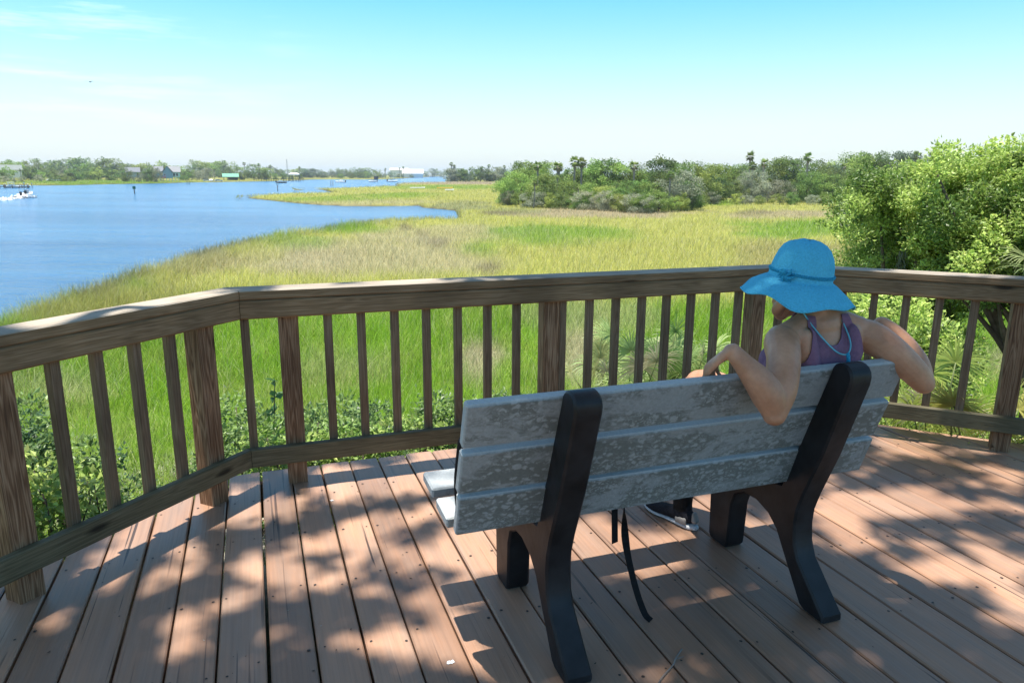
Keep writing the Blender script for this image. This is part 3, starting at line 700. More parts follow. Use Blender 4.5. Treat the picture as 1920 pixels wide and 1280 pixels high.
# ------------------------------------------------------------------ the woman on the bench
def bez(pts, n):
    """Catmull-Rom through rows of pts"""
    pts = np.asarray(pts, float); P = np.vstack([2*pts[0]-pts[1], pts, 2*pts[-1]-pts[-2]]); out = []
    m = len(pts)-1
    for t in np.linspace(0, m, n):
        i = min(int(t), m-1); f = t-i; a_, b_, c_, d_ = P[i], P[i+1], P[i+2], P[i+3]
        out.append(.5*((2*b_)+(-a_+c_)*f+(2*a_-5*b_+4*c_-d_)*f*f+(-a_+3*b_-3*c_+d_)*f**3))
    return np.array(out)
class Flesh:
    """closed overlapping shapes in the (s, n, z) frame, later fused into one skin"""
    def __init__(s): s.V = []; s.P3 = []; s.P4 = []; s.n = 0
    def limb(s, rows, n=14, seg=16, ref=None):
        """rows: s,n,z,ra[,rb] : rounded tube; ra along ref, rb across"""
        rows = np.array([list(r)+[r[3]]*(5-len(r)) for r in rows], float)
        R_ = bez(rows, n); p = R_[:, :3]; ra, rb = R_[:, 3], R_[:, 4]
        T = np.gradient(p, axis=0); T /= np.linalg.norm(T, axis=1)[:, None]
        x = np.array(ref if ref is not None else ([1., 0, 0] if abs(T[0, 0]) < .8 else [0, 1., 0]), float)
        rings = []; ang_ = np.arange(seg)*2*np.pi/seg
        def ring(c, t, x, a_, b_):
            y = np.cross(t, x); return c+a_*np.cos(ang_)[:, None]*x+b_*np.sin(ang_)[:, None]*y
        xs = []
        for i in range(n):
            x = x-T[i]*(x@T[i]); x = x/np.linalg.norm(x); xs.append(x)
        for q in (80, 60, 35, 15):
            r = math.radians(q); k = math.cos(r); rings.append(ring(p[0]-T[0]*min(ra[0], rb[0])*math.sin(r), T[0], xs[0], ra[0]*k, rb[0]*k))
        for i in range(n): rings.append(ring(p[i], T[i], xs[i], ra[i], rb[i]))
        for q in (15, 35, 60, 80):
            r = math.radians(q); k = math.cos(r); rings.append(ring(p[-1]+T[-1]*min(ra[-1], rb[-1])*math.sin(r), T[-1], xs[-1], ra[-1]*k, rb[-1]*k))
        V = np.concatenate(rings); m = len(rings); b = s.n
        for r in range(m-1):
            for j in range(seg): s.P4.append((b+r*seg+j, b+r*seg+(j+1) % seg, b+(r+1)*seg+(j+1) % seg, b+(r+1)*seg+j))
        V = np.vstack([V, rings[0].mean(0), rings[-1].mean(0)])
        for j in range(seg):
            s.P3.append((b+(j+1) % seg, b+j, b+m*seg)); s.P3.append((b+(m-1)*seg+j, b+(m-1)*seg+(j+1) % seg, b+m*seg+1))
        s.V.append(V); s.n += len(V)
    def ball(s, c, r, axes=None, nu=20, nv_=14):
        c = np.asarray(c, float); r = np.asarray(r, float)*np.ones(3); ax = np.eye(3) if axes is None else np.asarray(axes, float)
        V = [(0, 0, 1)]
        for i in range(1, nv_):
            t = math.pi*i/nv_
            for j in range(nu): f = 2*math.pi*j/nu; V.append((math.sin(t)*math.cos(f), math.sin(t)*math.sin(f), math.cos(t)))
        V.append((0, 0, -1)); V = c+(np.array(V)*r)@ax; b = s.n
        for j in range(nu): s.P3.append((b, b+1+j, b+1+(j+1) % nu)); s.P3.append((b+len(V)-1, b+1+(nv_-2)*nu+(j+1) % nu, b+1+(nv_-2)*nu+j))
        for i in range(nv_-2):
            for j in range(nu): s.P4.append((b+1+i*nu+j, b+1+(i+1)*nu+j, b+1+(i+1)*nu+(j+1) % nu, b+1+i*nu+(j+1) % nu))
        s.V.append(V); s.n += len(V)
    def fuse(s, name, voxel, smooth_it, fac=.5):
        V = np.concatenate(s.V); W = V[:, :1]*us+V[:, 1:2]*un+V[:, 2:]*uz
        me = mesh_np(name, W, [np.array(s.P3), np.array(s.P4)], True)
        o = bpy.data.objects.new('tmp', me); COL.objects.link(o)
        m = o.modifiers.new('r', 'REMESH'); m.mode = 'VOXEL'; m.voxel_size = voxel; m.use_smooth_shade = True
        if smooth_it:
            k = o.modifiers.new('s', 'SMOOTH'); k.iterations = smooth_it; k.factor = fac
        dg = bpy.context.evaluated_depsgraph_get(); ev = o.evaluated_get(dg); out = bpy.data.meshes.new_from_object(ev); out.name = name
        bpy.data.objects.remove(o); bpy.data.meshes.remove(me); return out

def hand(f, wrist, knu, wid, curl, sgn, thumb_side, flen=1.0, back=None):
    """palm from wrist to knuckles, four fingers along curl directions (list of unit-ish vectors per phalanx), thumb at one side"""
    wrist, knu, wid = map(lambda v: np.array(v, float), (wrist, knu, wid)); wid /= np.linalg.norm(wid)
    d = knu-wrist; d /= np.linalg.norm(d)
    f.limb([(*(wrist-d*.01), .026, .019), (*(wrist*.6+knu*.4), .036, .016), (*(knu-d*.008), .040, .0135)], 10, 16, ref=wid)
    for i, (off, ln, r) in enumerate([(-.033, .068, .0084), (-.011, .078, .0089), (.011, .073, .0087), (.032, .058, .0077)]):
        off = off*thumb_side; p = knu+wid*off; rows = [(*(p-d*.018), r*1.12), (*p, r*1.08)]; q = p.copy()
        for k, (cv, fr) in enumerate(zip(curl, (.46, .31, .23))):
            cv = np.array(cv, float); cv = cv/np.linalg.norm(cv)+wid*off*5.0; cv /= np.linalg.norm(cv)
            q = q+cv*ln*flen*fr*(1+.03*i); rows.append((*q, r*(.98-.09*k)))
        f.limb(rows, 16, 10)
    # thumb leaves the side of the palm near its base
    tb = wrist+d*.022-wid*thumb_side*.024; dn = np.array(curl[0], float); dn /= np.linalg.norm(dn)
    t1 = tb+d*.026-wid*thumb_side*.014+dn*.014; t2 = t1+d*.026+dn*.012-wid*thumb_side*.002; t3 = t2+d*.016+dn*.014
    f.limb([(*tb, .0135), (*t1, .0108), (*t2, .0095), (*t3, .0080)], 14, 10)

HC = np.array([1.712, 1.940, 1.122])                      # middle of the skull
def build_person():
    root = tag(empty('person', tuple(L(1.75, 1.98, 0))), 'person in purple tank top and blue sun hat seated with arms over the bench back', 'person')
    f = Flesh()
    X = (1., 0, 0)
    f.limb([(1.75, 2.06, .49, .175, .125), (1.75, 2.015, .60, .150, .110), (1.75, 1.965, .72, .133, .100), (1.755, 1.915, .83, .145, .103), (1.757, 1.893, .90, .152, .098), (1.757, 1.888, .95, .140, .082), (1.755, 1.882, .985, .095, .062)], 22, 24, ref=X)
    f.limb([(1.752, 1.882, .97, .066, .058), (1.745, 1.890, 1.02, .051, .052), (1.728, 1.918, 1.075, .047, .050), (1.718, 1.935, 1.12, .050, .055)], 12, 18, ref=X)
    # shoulders slope from the neck
    f.limb([(1.735, 1.878, 1.015, .040), (1.675, 1.868, .992, .040), (1.607, 1.852, .962, .046)], 10, 14)
    f.limb([(1.770, 1.878, 1.012, .040), (1.845, 1.870, .995, .040), (1.905, 1.855, .968, .046)], 10, 14)
    # shoulder blades, spine furrow is left between them
    f.limb([(1.655, 1.822, .965, .030), (1.665, 1.815, .90, .034), (1.69, 1.822, .84, .026)], 8, 12)
    f.limb([(1.858, 1.828, .965, .030), (1.848, 1.820, .90, .034), (1.822, 1.826, .84, .026)], 8, 12)
    # chest
    f.ball((1.690, 1.985, .845), (.055, .052, .055)); f.ball((1.820, 1.985, .845), (.055, .052, .055))
    # left arm, over the back of the bench and folded up again
    f.limb([(1.600, 1.862, .950, .053), (1.570, 1.826, .945, .056), (1.530, 1.765, .915, .052), (1.478, 1.706, .842, .049), (1.447, 1.686, .785, .040)], 18, 18)
    f.ball((1.441, 1.680, .772), (.036, .034, .034))
    f.limb([(1.442, 1.684, .778, .037), (1.422, 1.690, .828, .049), (1.389, 1.701, .876, .045), (1.352, 1.722, .922, .033), (1.326, 1.742, .957, .026, .023)], 18, 18)
    f.ball((1.322, 1.748, .962), (.026, .026, .022))
    hand(f, (1.320, 1.752, .960), (1.300, 1.812, .908), (.80, .45, .10), [(.16, .25, -.9), (.35, -.02, -1), (.5, -.3, -.7)], 1, 1)
    # right arm
    f.limb([(1.908, 1.866, .955, .053), (1.944, 1.832, .942, .056), (1.992, 1.793, .905, .052), (2.062, 1.766, .842, .047), (2.108, 1.756, .797, .040)], 18, 18)
    f.ball((2.116, 1.752, .785), (.036, .035, .034))
    f.limb([(2.116, 1.757, .790, .038), (2.118, 1.795, .842, .045), (2.108, 1.840, .895, .041), (2.086, 1.878, .940, .033), (2.066, 1.903, .967, .027, .024)], 18, 18)
    f.ball((2.064, 1.908, .969), (.026, .026, .023))
    hand(f, (2.062, 1.911, .967), (2.050, 1.985, .928), (.95, -.15, .10), [(.0, .5, -.7), (-.05, .1, -1), (-.1, -.3, -.8)], 1, -1)
    # legs: left foot down, right leg crossed over
    f.limb([(1.665, 2.06, .505, .095), (1.662, 2.22, .512, .082), (1.664, 2.38, .515, .066), (1.665, 2.465, .500, .055)], 14, 18)
    f.limb([(1.665, 2.465, .500, .054), (1.664, 2.475, .38, .056), (1.664, 2.462, .24, .043), (1.664, 2.455, .10, .035)], 14, 16)
    f.limb([(1.84, 2.06, .515, .095), (1.80, 2.24, .585, .080), (1.755, 2.42, .625, .063), (1.735, 2.50, .618, .055)], 14, 18)
    f.limb([(1.735, 2.505, .612, .054), (1.69, 2.575, .51, .055), (1.635, 2.645, .385, .042), (1.60, 2.69, .295, .034)], 14, 16)
    # head
    h = HC
    f.ball(h, (.072, .092, .098)); f.limb([(h[0], h[1]+.03, h[2]-.03, .058, .06), (h[0]-.002, h[1]+.052, h[2]-.085, .045, .04), (h[0]-.003, h[1]+.066, h[2]-.118, .024, .022)], 10, 16, ref=X)
    f.limb([(h[0]-.052, h[1]+.0, h[2]-.062, .020), (h[0]-.040, h[1]+.042, h[2]-.095, .020), (h[0]-.008, h[1]+.070, h[2]-.116, .018)], 10, 12)
    f.limb([(h[0]+.052, h[1]+.0, h[2]-.062, .020), (h[0]+.038, h[1]+.042, h[2]-.095, .020), (h[0]+.004, h[1]+.070, h[2]-.116, .018)], 10, 12)
    f.limb([(h[0], h[1]+.088, h[2]-.005, .010), (h[0], h[1]+.104, h[2]-.035, .012), (h[0], h[1]+.098, h[2]-.048, .014)], 8, 10)      # nose
    f.limb([(h[0]-.020, h[1]+.088, h[2]-.075, .008), (h[0], h[1]+.093, h[2]-.074, .010), (h[0]+.020, h[1]+.088, h[2]-.075, .008)], 8, 10)  # lips
    for sx_ in (-1, 1):
        f.ball((h[0]+sx_*.071, h[1]-.004, h[2]-.018), (.010, .020, .030)); f.ball((h[0]+sx_*.034, h[1]+.062, h[2]-.035), (.022, .02, .02))
        f.limb([(h[0]+sx_*.012, h[1]+.088, h[2]+.018, .008), (h[0]+sx_*.048, h[1]+.072, h[2]+.016, .008)], 6, 8)
    body = f.fuse('body', .0037, 6, .5)
    m, n, l, p, out = new_mat('skin')
    t = n.new('ShaderNodeTexCoord'); z = n.new('ShaderNodeTexNoise'); z.inputs['Scale'].default_value = 14; z.inputs['Detail'].default_value = 6; l(t.outputs['Object'], z.inputs['Vector'])
    z2 = n.new('ShaderNodeTexNoise'); z2.inputs['Scale'].default_value = 130; z2.inputs['Detail'].default_value = 3; l(t.outputs['Object'], z2.inputs['Vector'])
    mx_ = n.new('ShaderNodeMix'); mx_.data_type = 'RGBA'; mx_.inputs[6].default_value = (.41, .195, .108, 1); mx_.inputs[7].default_value = (.56, .305, .19, 1)
    r = n.new('ShaderNodeMapRange'); r.inputs[1].default_value = .3; r.inputs[2].default_value = .7; l(z.outputs['Fac'], r.inputs[0]); l(r.outputs[0], mx_.inputs[0])
    z3 = n.new('ShaderNodeTexNoise'); z3.inputs['Scale'].default_value = 75; z3.inputs['Detail'].default_value = 5; l(t.outputs['Object'], z3.inputs['Vector'])
    r3 = n.new('ShaderNodeMapRange'); r3.inputs[1].default_value = .3; r3.inputs[2].default_value = .7; r3.inputs[3].default_value = .94; r3.inputs[4].default_value = 1.05; l(z3.outputs['Fac'], r3.inputs[0])
    v3 = n.new('ShaderNodeVectorMath'); v3.operation = 'SCALE'; l(mx_.outputs[2], v3.inputs[0]); l(r3.outputs[0], v3.inputs['Scale'])
    l(v3.outputs[0], p.inputs['Base Color']); p.inputs['Roughness'].default_value = .48; p.inputs['Subsurface Weight'].default_value = .12; p.inputs['Subsurface Radius'].default_value = (.012, .004, .002); p.inputs['Subsurface Scale'].default_value = .5
    p.inputs['Specular IOR Level'].default_value = .4
    b = n.new('ShaderNodeBump'); b.inputs['Strength'].default_value = .25; b.inputs['Distance'].default_value = .002; l(z2.outputs['Fac'], b.inputs['Height']); l(b.outputs[0], p.inputs['Normal'])
    local(root, link('body', body, m, root))
    # --- clothes are cut from the skin along smooth lines and lifted off it
    nv = len(body.vertices); co = np.empty(nv*3); body.vertices.foreach_get('co', co); co = co.reshape(-1, 3); no = np.empty(nv*3); body.vertices.foreach_get('normal', no); no = no.reshape(-1, 3)
    body.calc_loop_triangles(); tri = np.array([t_.vertices[:] for t_ in body.loop_triangles])
    S = np.stack([co@us, co@un, co[:, 2]], 1)
    def garment(name, field, lift, mat, thick=.003):
        fv = field(S); V = list(co+no*lift); cache = {}; polys = []
        def cut(i, j):
            k = (min(i, j), max(i, j))
            if k not in cache:
                t_ = fv[i]/(fv[i]-fv[j]); cache[k] = len(V); V.append(V[i]+(V[j]-V[i])*t_)
            return cache[k]
        sel = tri[(fv[tri] > 0).any(1)]
        for a_ in sel:
            q = []
            for k in range(3):
                i, j = a_[k], a_[(k+1) % 3]
                if fv[i] > 0: q.append(i)
                if (fv[i] > 0) != (fv[j] > 0): q.append(cut(i, j))
            if len(q) == 3: polys.append(q)
            elif len(q) == 4: polys += [[q[0], q[1], q[2]], [q[0], q[2], q[3]]]
        polys = np.array(polys); used, inv = np.unique(polys, return_inverse=True); V = np.array(V)[used]; polys = inv.reshape(polys.shape)
        me = mesh_np(name, V, polys, True)
        o = local(root, link(name, me, mat, root))
        md = o.modifiers.new('smooth', 'SMOOTH'); md.iterations = 3; md.factor = .4
        md = o.modifiers.new('cloth', 'SOLIDIFY'); md.thickness = thick; md.offset = 1
        return o
    def top_field(S):
        s, nn, z = S[:, 0]-1.756, S[:, 1], S[:, 2]
        bodyish = np.minimum(z-.50, 1.0)
        # half width of the cloth at each height: strap narrows above the armpit
        hw = np.interp(z, [.5, .80, .85, .89, .93, .97, 1.0, 1.03], [.30, .20, .136, .116, .106, .100, .092, .082])
        armh = hw-np.abs(s)
        back = nn < 1.885
        neck = np.where(back, .935+2.2*np.maximum(0, np.abs(s)-.012)**1.15*1.0, .90+3.0*np.maximum(0, np.abs(s)-.02))
        neckf = np.maximum(neck-z, -1)
        inner = np.where(np.abs(s) > .02, 0, 0)
        ncut = np.sqrt((s/.054)**2+((z-1.012)/np.where(back, .078, .115))**2)-1.0     # scoop round the neck
        legs = np.where(z < .62, 2.17-nn, 1.0)
        return np.minimum(np.minimum(np.minimum(bodyish*2, armh), np.minimum(ncut*.06, legs)), np.minimum(np.minimum(1.026-z, 2.11-nn), np.maximum(.965-z, 1.945-nn)))
    cloth = plain('purple_jersey', (.20, .110, .175), .82, .10, 90, .25, .2)
    garment('tank_top', top_field, .0035, cloth)
    def short_field(S):
        s, nn, z = S[:, 0], S[:, 1], S[:, 2]
        return np.minimum(np.minimum(2.34-nn, .70-z), np.minimum(z-.40, np.where(z > .52, nn-1.93, nn-1.85)))
    garment('shorts', short_field, .007, plain('black_shorts', (.015, .015, .018), .8, .2, 60, .2, .2))
    # --- hair at the nape
    fh = Flesh(); fh.ball(h+np.array([0, -.012, .004]), (.079, .094, .098)); fh.limb([(h[0]-.02, h[1]-.070, h[2]-.04, .05, .03), (h[0]+.005, h[1]-.068, h[2]-.088, .038, .018)], 8, 14, ref=X); fh.limb([(h[0]+.03, h[1]-.07, h[2]-.05, .035, .025), (h[0]+.022, h[1]-.062, h[2]-.092, .020, .012)], 8, 14, ref=X)
    hm = fh.fuse('hair', .006, 2); hd = np.array([v.co[:] for v in hm.vertices])
    local(root, link('hair', hm, plain('dark_brown_hair', (.030, .018, .012), .5, .5, 120, .6, .4), root))
    # --- hat: felt crown, drooping wavy brim
    ax = np.array([.07, -.10, 1.0]); ax /= np.linalg.norm(ax); e1 = np.cross(np.array([0, 1., 0]), ax); e1 /= np.linalg.norm(e1); e2 = np.cross(ax, e1)
    hb = h+np.array([.000, -.010, .021])
    def hat_point(r, phi, zz): return hb+e1*r*math.cos(phi)*.965+e2*r*math.sin(phi)*1.06+ax*zz
    na = 120; rings = []
    rad = lambda phi: .098*(1+.012*math.sin(3*phi+.5))
    prof = [(.0, .124), (.22, .1232), (.42, .119), (.60, .110), (.75, .096), (.87, .077), (.95, .054), (.99, .030), (1.012, .010), (1.02, -.004)]
    for k, (fr, zz) in enumerate(prof):
        rings.append([hat_point(max(fr, .002)*rad(2*math.pi*j/na)*(1+.010*math.sin(5*2*math.pi*j/na+k)), 2*math.pi*j/na, zz+.0022*math.sin(4*2*math.pi*j/na+1.3*k)) for j in range(na)])
    for t_ in np.linspace(.08, 1, 12):
        ring = []
        for j in range(na):
            phi = 2*math.pi*j/na; wv = .010*math.sin(4*phi+.9)+.007*math.sin(7*phi+2.1)
            rb_ = rad(phi)*1.02; r = rb_+t_*(.086+.007*math.sin(2*phi+.4)); ring.append(hat_point(r, phi, -.004-t_*.036-t_**2.2*.022+wv*t_**1.6))
        rings.append(ring)
    V = L(0, 0, 0)+np.array([p_[0]*us+p_[1]*un+p_[2]*uz for rg_ in rings for p_ in rg_]); m_ = len(rings)
    Q = [(r*na+j, r*na+(j+1) % na, (r+1)*na+(j+1) % na, (r+1)*na+j) for r in range(m_-1) for j in range(na)]
    me = mesh_np('sun_hat', V, np.array(Q)[:, ::-1], True)
    felt = plain('blue_terry_felt', (.095, .48, .70), .95, .12, 170, .55, .1)
    felt2 = plain('blue_hat_trim', (.035, .30, .48), .9, .25, 160, .5, .1)
    hat = local(root, link('sun_hat', me, felt, root)); md = hat.modifiers.new('felt', 'SOLIDIFY'); md.thickness = .0035; md.offset = 0
    W3 = lambda q: q[0]*us+q[1]*un+q[2]*uz
    def sub(o): return local(root, o)
    # rolled hem, band, braided cord, rosette
    def ringtube(fn, r, name, mat, seg=6, n_=160, twist=None):
        mb = MB(); pts = np.array([W3(fn(2*math.pi*j/n_)) for j in range(n_+1)])
        mb.tube(pts, r, seg, False); o = mb.build(name, mat, hat, True)
        return o
    edge = np.array(rings[-1]); ringtube(lambda ph: edge[int(round(ph/(2*math.pi)*na)) % na], .0033, 'hem', felt, 6, na)
    for q_ in (0, 1): ringtube(lambda ph: hat_point(rad(ph)*1.035+.0018*math.cos(48*ph+q_*math.pi), ph, .018+.0032*math.sin(48*ph+q_*math.pi)), .0026, 'hat_cord', felt2, 5, 480)
    mb = MB(); rg = np.random.default_rng(5); ph0 = 3.50
    for k in range(16):
        c = np.array(hat_point(rad(ph0)*1.09, ph0, .012)); d1 = e1*math.cos(ph0)+e2*math.sin(ph0); d2 = -e1*math.sin(ph0)+e2*math.cos(ph0); a_ = rg.uniform(0, 6.28); ln = rg.uniform(.014, .030)
        pts = [c+d1*rg.uniform(-.004, .004), c+(d2*math.cos(a_)+ax*math.sin(a_))*ln*.6+d1*rg.uniform(.002, .010), c+(d2*math.cos(a_+.5)+ax*math.sin(a_+.5))*ln+d1*rg.uniform(-.002, .005)]
        mb.tube([W3(x) for x in bez(pts, 6)], [.0035, .0048, .005, .0045, .004, .0025], 6)
    o = mb.build('rosette', felt2, hat, True)
    # chin cord hanging behind the neck with its toggle
    pts = bez([(1.655, 1.885, 1.085), (1.672, 1.835, 1.02), (1.705, 1.800, .965), (1.752, 1.778, .918), (1.790, 1.772, .912), (1.812, 1.788, .945), (1.815, 1.830, 1.0), (1.800, 1.885, 1.075)], 50)
    mb = MB(); mb.tube([W3(x) for x in pts], .0026, 8); o = mb.build('chin_cord', plain('aqua_cord', (.13, .42, .52), .8), hat, True)
    mb = MB(); mb.tube([W3(x) for x in [(1.788, 1.770, .915), (1.789, 1.768, .905), (1.791, 1.767, .893), (1.792, 1.768, .880)]], [.0045, .0065, .0058, .0065], 10); o = mb.build('toggle', felt2, hat, True)
    # --- shoes
    sm_dark = plain('black_shoe_mesh', (.018, .018, .024), .8, .3, 200, .4, .2); sm_white = plain('white_shoe_sole', (.55, .56, .58), .6, .1, 60); sm_gray = plain('grey_shoe_panel', (.30, .28, .26), .7, .1, 90)
    def shoe(ankle, fwd, up):
        ankle, fwd, up = map(lambda v: np.array(v, float), (ankle, fwd, up)); fwd /= np.linalg.norm(fwd); up = up-fwd*(up@fwd); up /= np.linalg.norm(up); sd = np.cross(fwd, up)
        P = lambda a_, b_, c_: ankle+fwd*a_+sd*b_+up*c_
        fu = Flesh()
        fu.limb([(*P(-.040, 0, -.048), .030, .030), (*P(.0, 0, -.045), .034, .036), (*P(.07, 0, -.058), .038, .027), (*P(.13, 0, -.066), .041, .022), (*P(.175, 0, -.070), .030, .017)], 18, 16, ref=sd)
        fu.limb([(*P(-.025, 0, -.05), .028, .026), (*P(-.012, 0, -.012), .034, .038), (*P(-.006, 0, .012), .034, .039)], 8, 16, ref=sd)
        up_ = local(root, link('shoe', fu.fuse('shoe', .005, 2), sm_dark, root))
        fs = Flesh(); out_ = [(-.078, .020), (-.055, .034), (0, .036), (.06, .036), (.12, .044), (.17, .036), (.200, .018)]
        fs.limb([(*P(x, 0, -.083+.004*(x > .15)), w, .0135 if x < .05 else .011) for x, w in out_], 22, 16, ref=sd)
        so = (link('sole', fs.fuse('sole', .0045, 1), sm_white, up_))
        fp = Flesh(); fp.limb([(*P(-.076, 0, -.052), .020, .014), (*P(-.070, 0, -.022), .016, .008)], 6, 10, ref=sd); fp.limb([(*P(-.05, .034, -.058), .018, .005), (*P(.0, .037, -.062), .014, .004)], 6, 10, ref=up); fp.limb([(*P(-.05, -.034, -.058), .018, .005), (*P(.0, -.037, -.062), .014, .004)], 6, 10, ref=up)
        pn_ = (link('heel_panel', fp.fuse('heel_panel', .004, 1), sm_gray, up_))
        return up_
    shoe((1.664, 2.462, .094), (-.30, .95, 0), (0, 0, 1)); shoe((1.595, 2.697, .285), (-.25, .80, -.30), (.35, .25, .85))
    for c0, c1 in (((1.664, 2.457, .075), (1.664, 2.458, .16)), ((1.603, 2.688, .30), (1.622, 2.66, .36))):
        mb = MB(); mb.tube([W3(x) for x in np.linspace(c0, c1, 5)], [.040, .041, .042, .043, .044], 16, False); local(root, mb.build('sock', M_BLACKFAB, root, True))
build_person()

# ------------------------------------------------------------------ plants
def rot_frames(d, rg, spin=None):
    """for unit leaf directions d (n,3): a random perpendicular (leaf width)"""
    r = rg.normal(size=d.shape); r -= d*(r*d).sum(1)[:, None]; return r/np.linalg.norm(r, axis=1)[:, None]
def leaf_mesh(C, d, ln, wd, col, rg, side=None, fold=.25):
    """pointed leaves with a fold along the midrib: base, left, tip, right"""
    n = len(C); side = rot_frames(d, rg) if side is None else side
    nrm = np.cross(d, side); ln = np.broadcast_to(ln, (n,))[:, None]; wd = np.broadcast_to(wd, (n,))[:, None]
    mid = C+d*ln*.45+nrm*wd*fold
    V = np.stack([C, mid-side*wd*.5, C+d*ln, mid+side*wd*.5], 1).reshape(-1, 3)
    Q = (np.arange(n)*4)[:, None]+np.array([[0, 1, 2, 3]]); return V, Q, np.repeat(col, 4, 0)
def rgba(c): return np.concatenate([np.clip(c, 0, .8), np.ones((len(c), 1))], 1)
def unit(v): return v/(np.linalg.norm(v, axis=-1, keepdims=True)+1e-9)

def limb_tree(rg, base, tips, r0, fork=.35, wob=.08):
    """tapered trunk and limbs to a list of tips (numpy rows), as tubes"""
    mb = MB(); base = np.asarray(base, float); top = np.mean(tips, 0); hgt = np.linalg.norm(top-base)
    f1 = base+(top-base)*fork+rg.normal(0, wob*hgt*.3, 3)*[1, 1, .3]
    mb.tube(bez([base-[0, 0, .15], base+(f1-base)*.5+rg.normal(0, wob*hgt*.15, 3), f1], 7), np.linspace(r0, r0*.72, 7), 8)
    for t in tips:
        m1 = f1+(t-f1)*.5+rg.normal(0, wob*hgt*.4, 3)+[0, 0, .06*hgt]
        mb.tube(bez([f1-(f1-base)*.04, m1, t], 7), np.linspace(r0*.5, r0*.09, 7), 5)
    return mb
def crown(rg, clumps, n_leaf, size, palette, jit=.22, up=.35, tones=None):
    """clumps: rows x,y,z,r. leaves sit in each clump's outer shell, lighter and darker from clump to clump"""
    clumps = np.asarray(clumps); vol = clumps[:, 3]**2; cnt = np.maximum(6, (n_leaf*vol/vol.sum()).astype(int)); ci = np.repeat(np.arange(len(clumps)), cnt); n = len(ci)
    dd = unit(rg.normal(size=(n, 3))); rad = clumps[ci, 3]*rg.uniform(.25, 1, n)**.5*rg.normal(1, .22, n)
    P = clumps[ci, :3]+dd*rad[:, None]*[1, 1, .8]
    tone = (rg.uniform(-.25, 1.25, len(clumps))[ci]+rg.normal(0, .25, len(ci))).clip(-.35, 1.35); pal = np.asarray(palette)
    if tones is not None: tone = (tones[ci]+rg.normal(0, .18, n)).clip(-.3, 1.35)
    c = pal[0]*(1-tone)[:, None]+pal[1]*tone[:, None]; c = c*rg.normal(1, jit, n).clip(.45, 1.7)[:, None]
    d = unit(dd*[1, 1, .6]+rg.normal(0, .7, (n, 3))+[0, 0, up*.3]); ln = size*rg.uniform(.7, 1.4, n)
    side = unit(np.cross(d, np.array([0, 0, 1.])+rg.normal(0, .55, (n, 3)))+1e-6)
    return leaf_mesh(P, d, ln, ln*.55, c, rg, side=side)

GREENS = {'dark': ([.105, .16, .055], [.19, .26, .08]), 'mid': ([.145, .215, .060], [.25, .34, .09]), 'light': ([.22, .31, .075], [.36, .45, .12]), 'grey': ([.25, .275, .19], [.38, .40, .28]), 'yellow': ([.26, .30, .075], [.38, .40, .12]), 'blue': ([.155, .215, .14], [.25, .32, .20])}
def broad_proto(seed, kind, leaf=.30, n=1500, squat=1.0, trunk_vis=.18):
    """a unit tree: height 1, returns trunk mesh and crown mesh"""
    rg = np.random.default_rng(seed); nc = rg.integers(30, 42); cl = []
    w = .42*squat
    for k in range(nc):
        a_ = rg.uniform(0, 6.283); q = math.sqrt(rg.uniform(0, 1)); z = rg.uniform(trunk_vis+.05, .9); prof = math.sin(math.pi*min(1, max(0, (z-trunk_vis+.12)/(1.06-trunk_vis+.12))))**.7
        cl.append((w*q*prof*math.cos(a_), w*q*prof*math.sin(a_), z, rg.uniform(.07, .19)*(1.15-.35*z)))
    cl += [(rg.normal(0, .12), rg.normal(0, .12), rg.uniform(.84, .96), rg.uniform(.05, .09)) for _ in range(4)]
    cl = np.array(cl); V, Q, c = crown(rg, cl, n, leaf, GREENS[kind]); V[:, 2] = np.maximum(V[:, 2], .0)
    V[:, 2] *= 1/np.percentile(V[:, 2], 99.6)
    cm = mesh_np('crown', V, Q, False, None, {'col': rgba(c)}); cm.materials.append(M_FARLEAF)
    tm = limb_tree(rg, (0, 0, 0), cl[rg.permutation(len(cl))[:7], :3], .028).mesh('trunk', True); tm.materials.append(M_TRUNK if kind != 'grey' else M_GREYBARK)
    return tm, cm
def palm_proto(seed, leaf=.5, nf=34, droop=1.0):
    """a unit cabbage palm: trunk with a round head of fan fronds"""
    rg = np.random.default_rng(seed); mb = MB(); b = rg.normal(0, .03, 2)
    mb.tube(bez([(0, 0, -.02), (b[0], b[1], .5), (b[0]*.6, b[1]*.6, .90)], 9), [.026, .022, .02, .019, .019, .02, .022, .026, .024], 8)
    V, Q, C, off = [], [], [], 0; head = np.array([b[0]*.6, b[1]*.6, .89])
    for k in range(nf):
        a_ = rg.uniform(0, 6.283); el = math.radians(rg.uniform(-50, 78)); d = np.array([math.cos(a_)*math.cos(el), math.sin(a_)*math.cos(el), math.sin(el)]); ln = rg.uniform(.045, .07)
        st = head+d*ln; side = unit(np.cross(d, [0, 0, 1.])); dead = el < -.5
        m = 11; t = np.linspace(-1.15, 1.15, m); dirs = unit(d*np.cos(t)[:, None]+side*np.sin(t)[:, None]*1.0+np.array([0, 0, -.28*droop]))
        col = np.array([.33, .29, .17]) if dead else np.array([.19, .27, .085])*rg.uniform(.75, 1.5)+np.array([.03, .02, .01])*rg.random()
        v, q, c = leaf_mesh(np.repeat(st[None], m, 0), dirs, rg.uniform(.075, .10)*(1-.25*np.abs(t)), .017, np.repeat(col[None], m, 0), rg, side=unit(np.cross(dirs, unit(np.cross(d, side))+1e-3)))
        V.append(v); Q.append(q+off); C.append(c); off += len(v)
    cm = mesh_np('fronds', np.concatenate(V), np.concatenate(Q), False, None, {'col': rgba(np.concatenate(C))}); cm.materials.append(M_FARLEAF)
    tm = mb.mesh('trunk', True); tm.materials.append(M_GREYBARK); return tm, cm
PROTO = {}
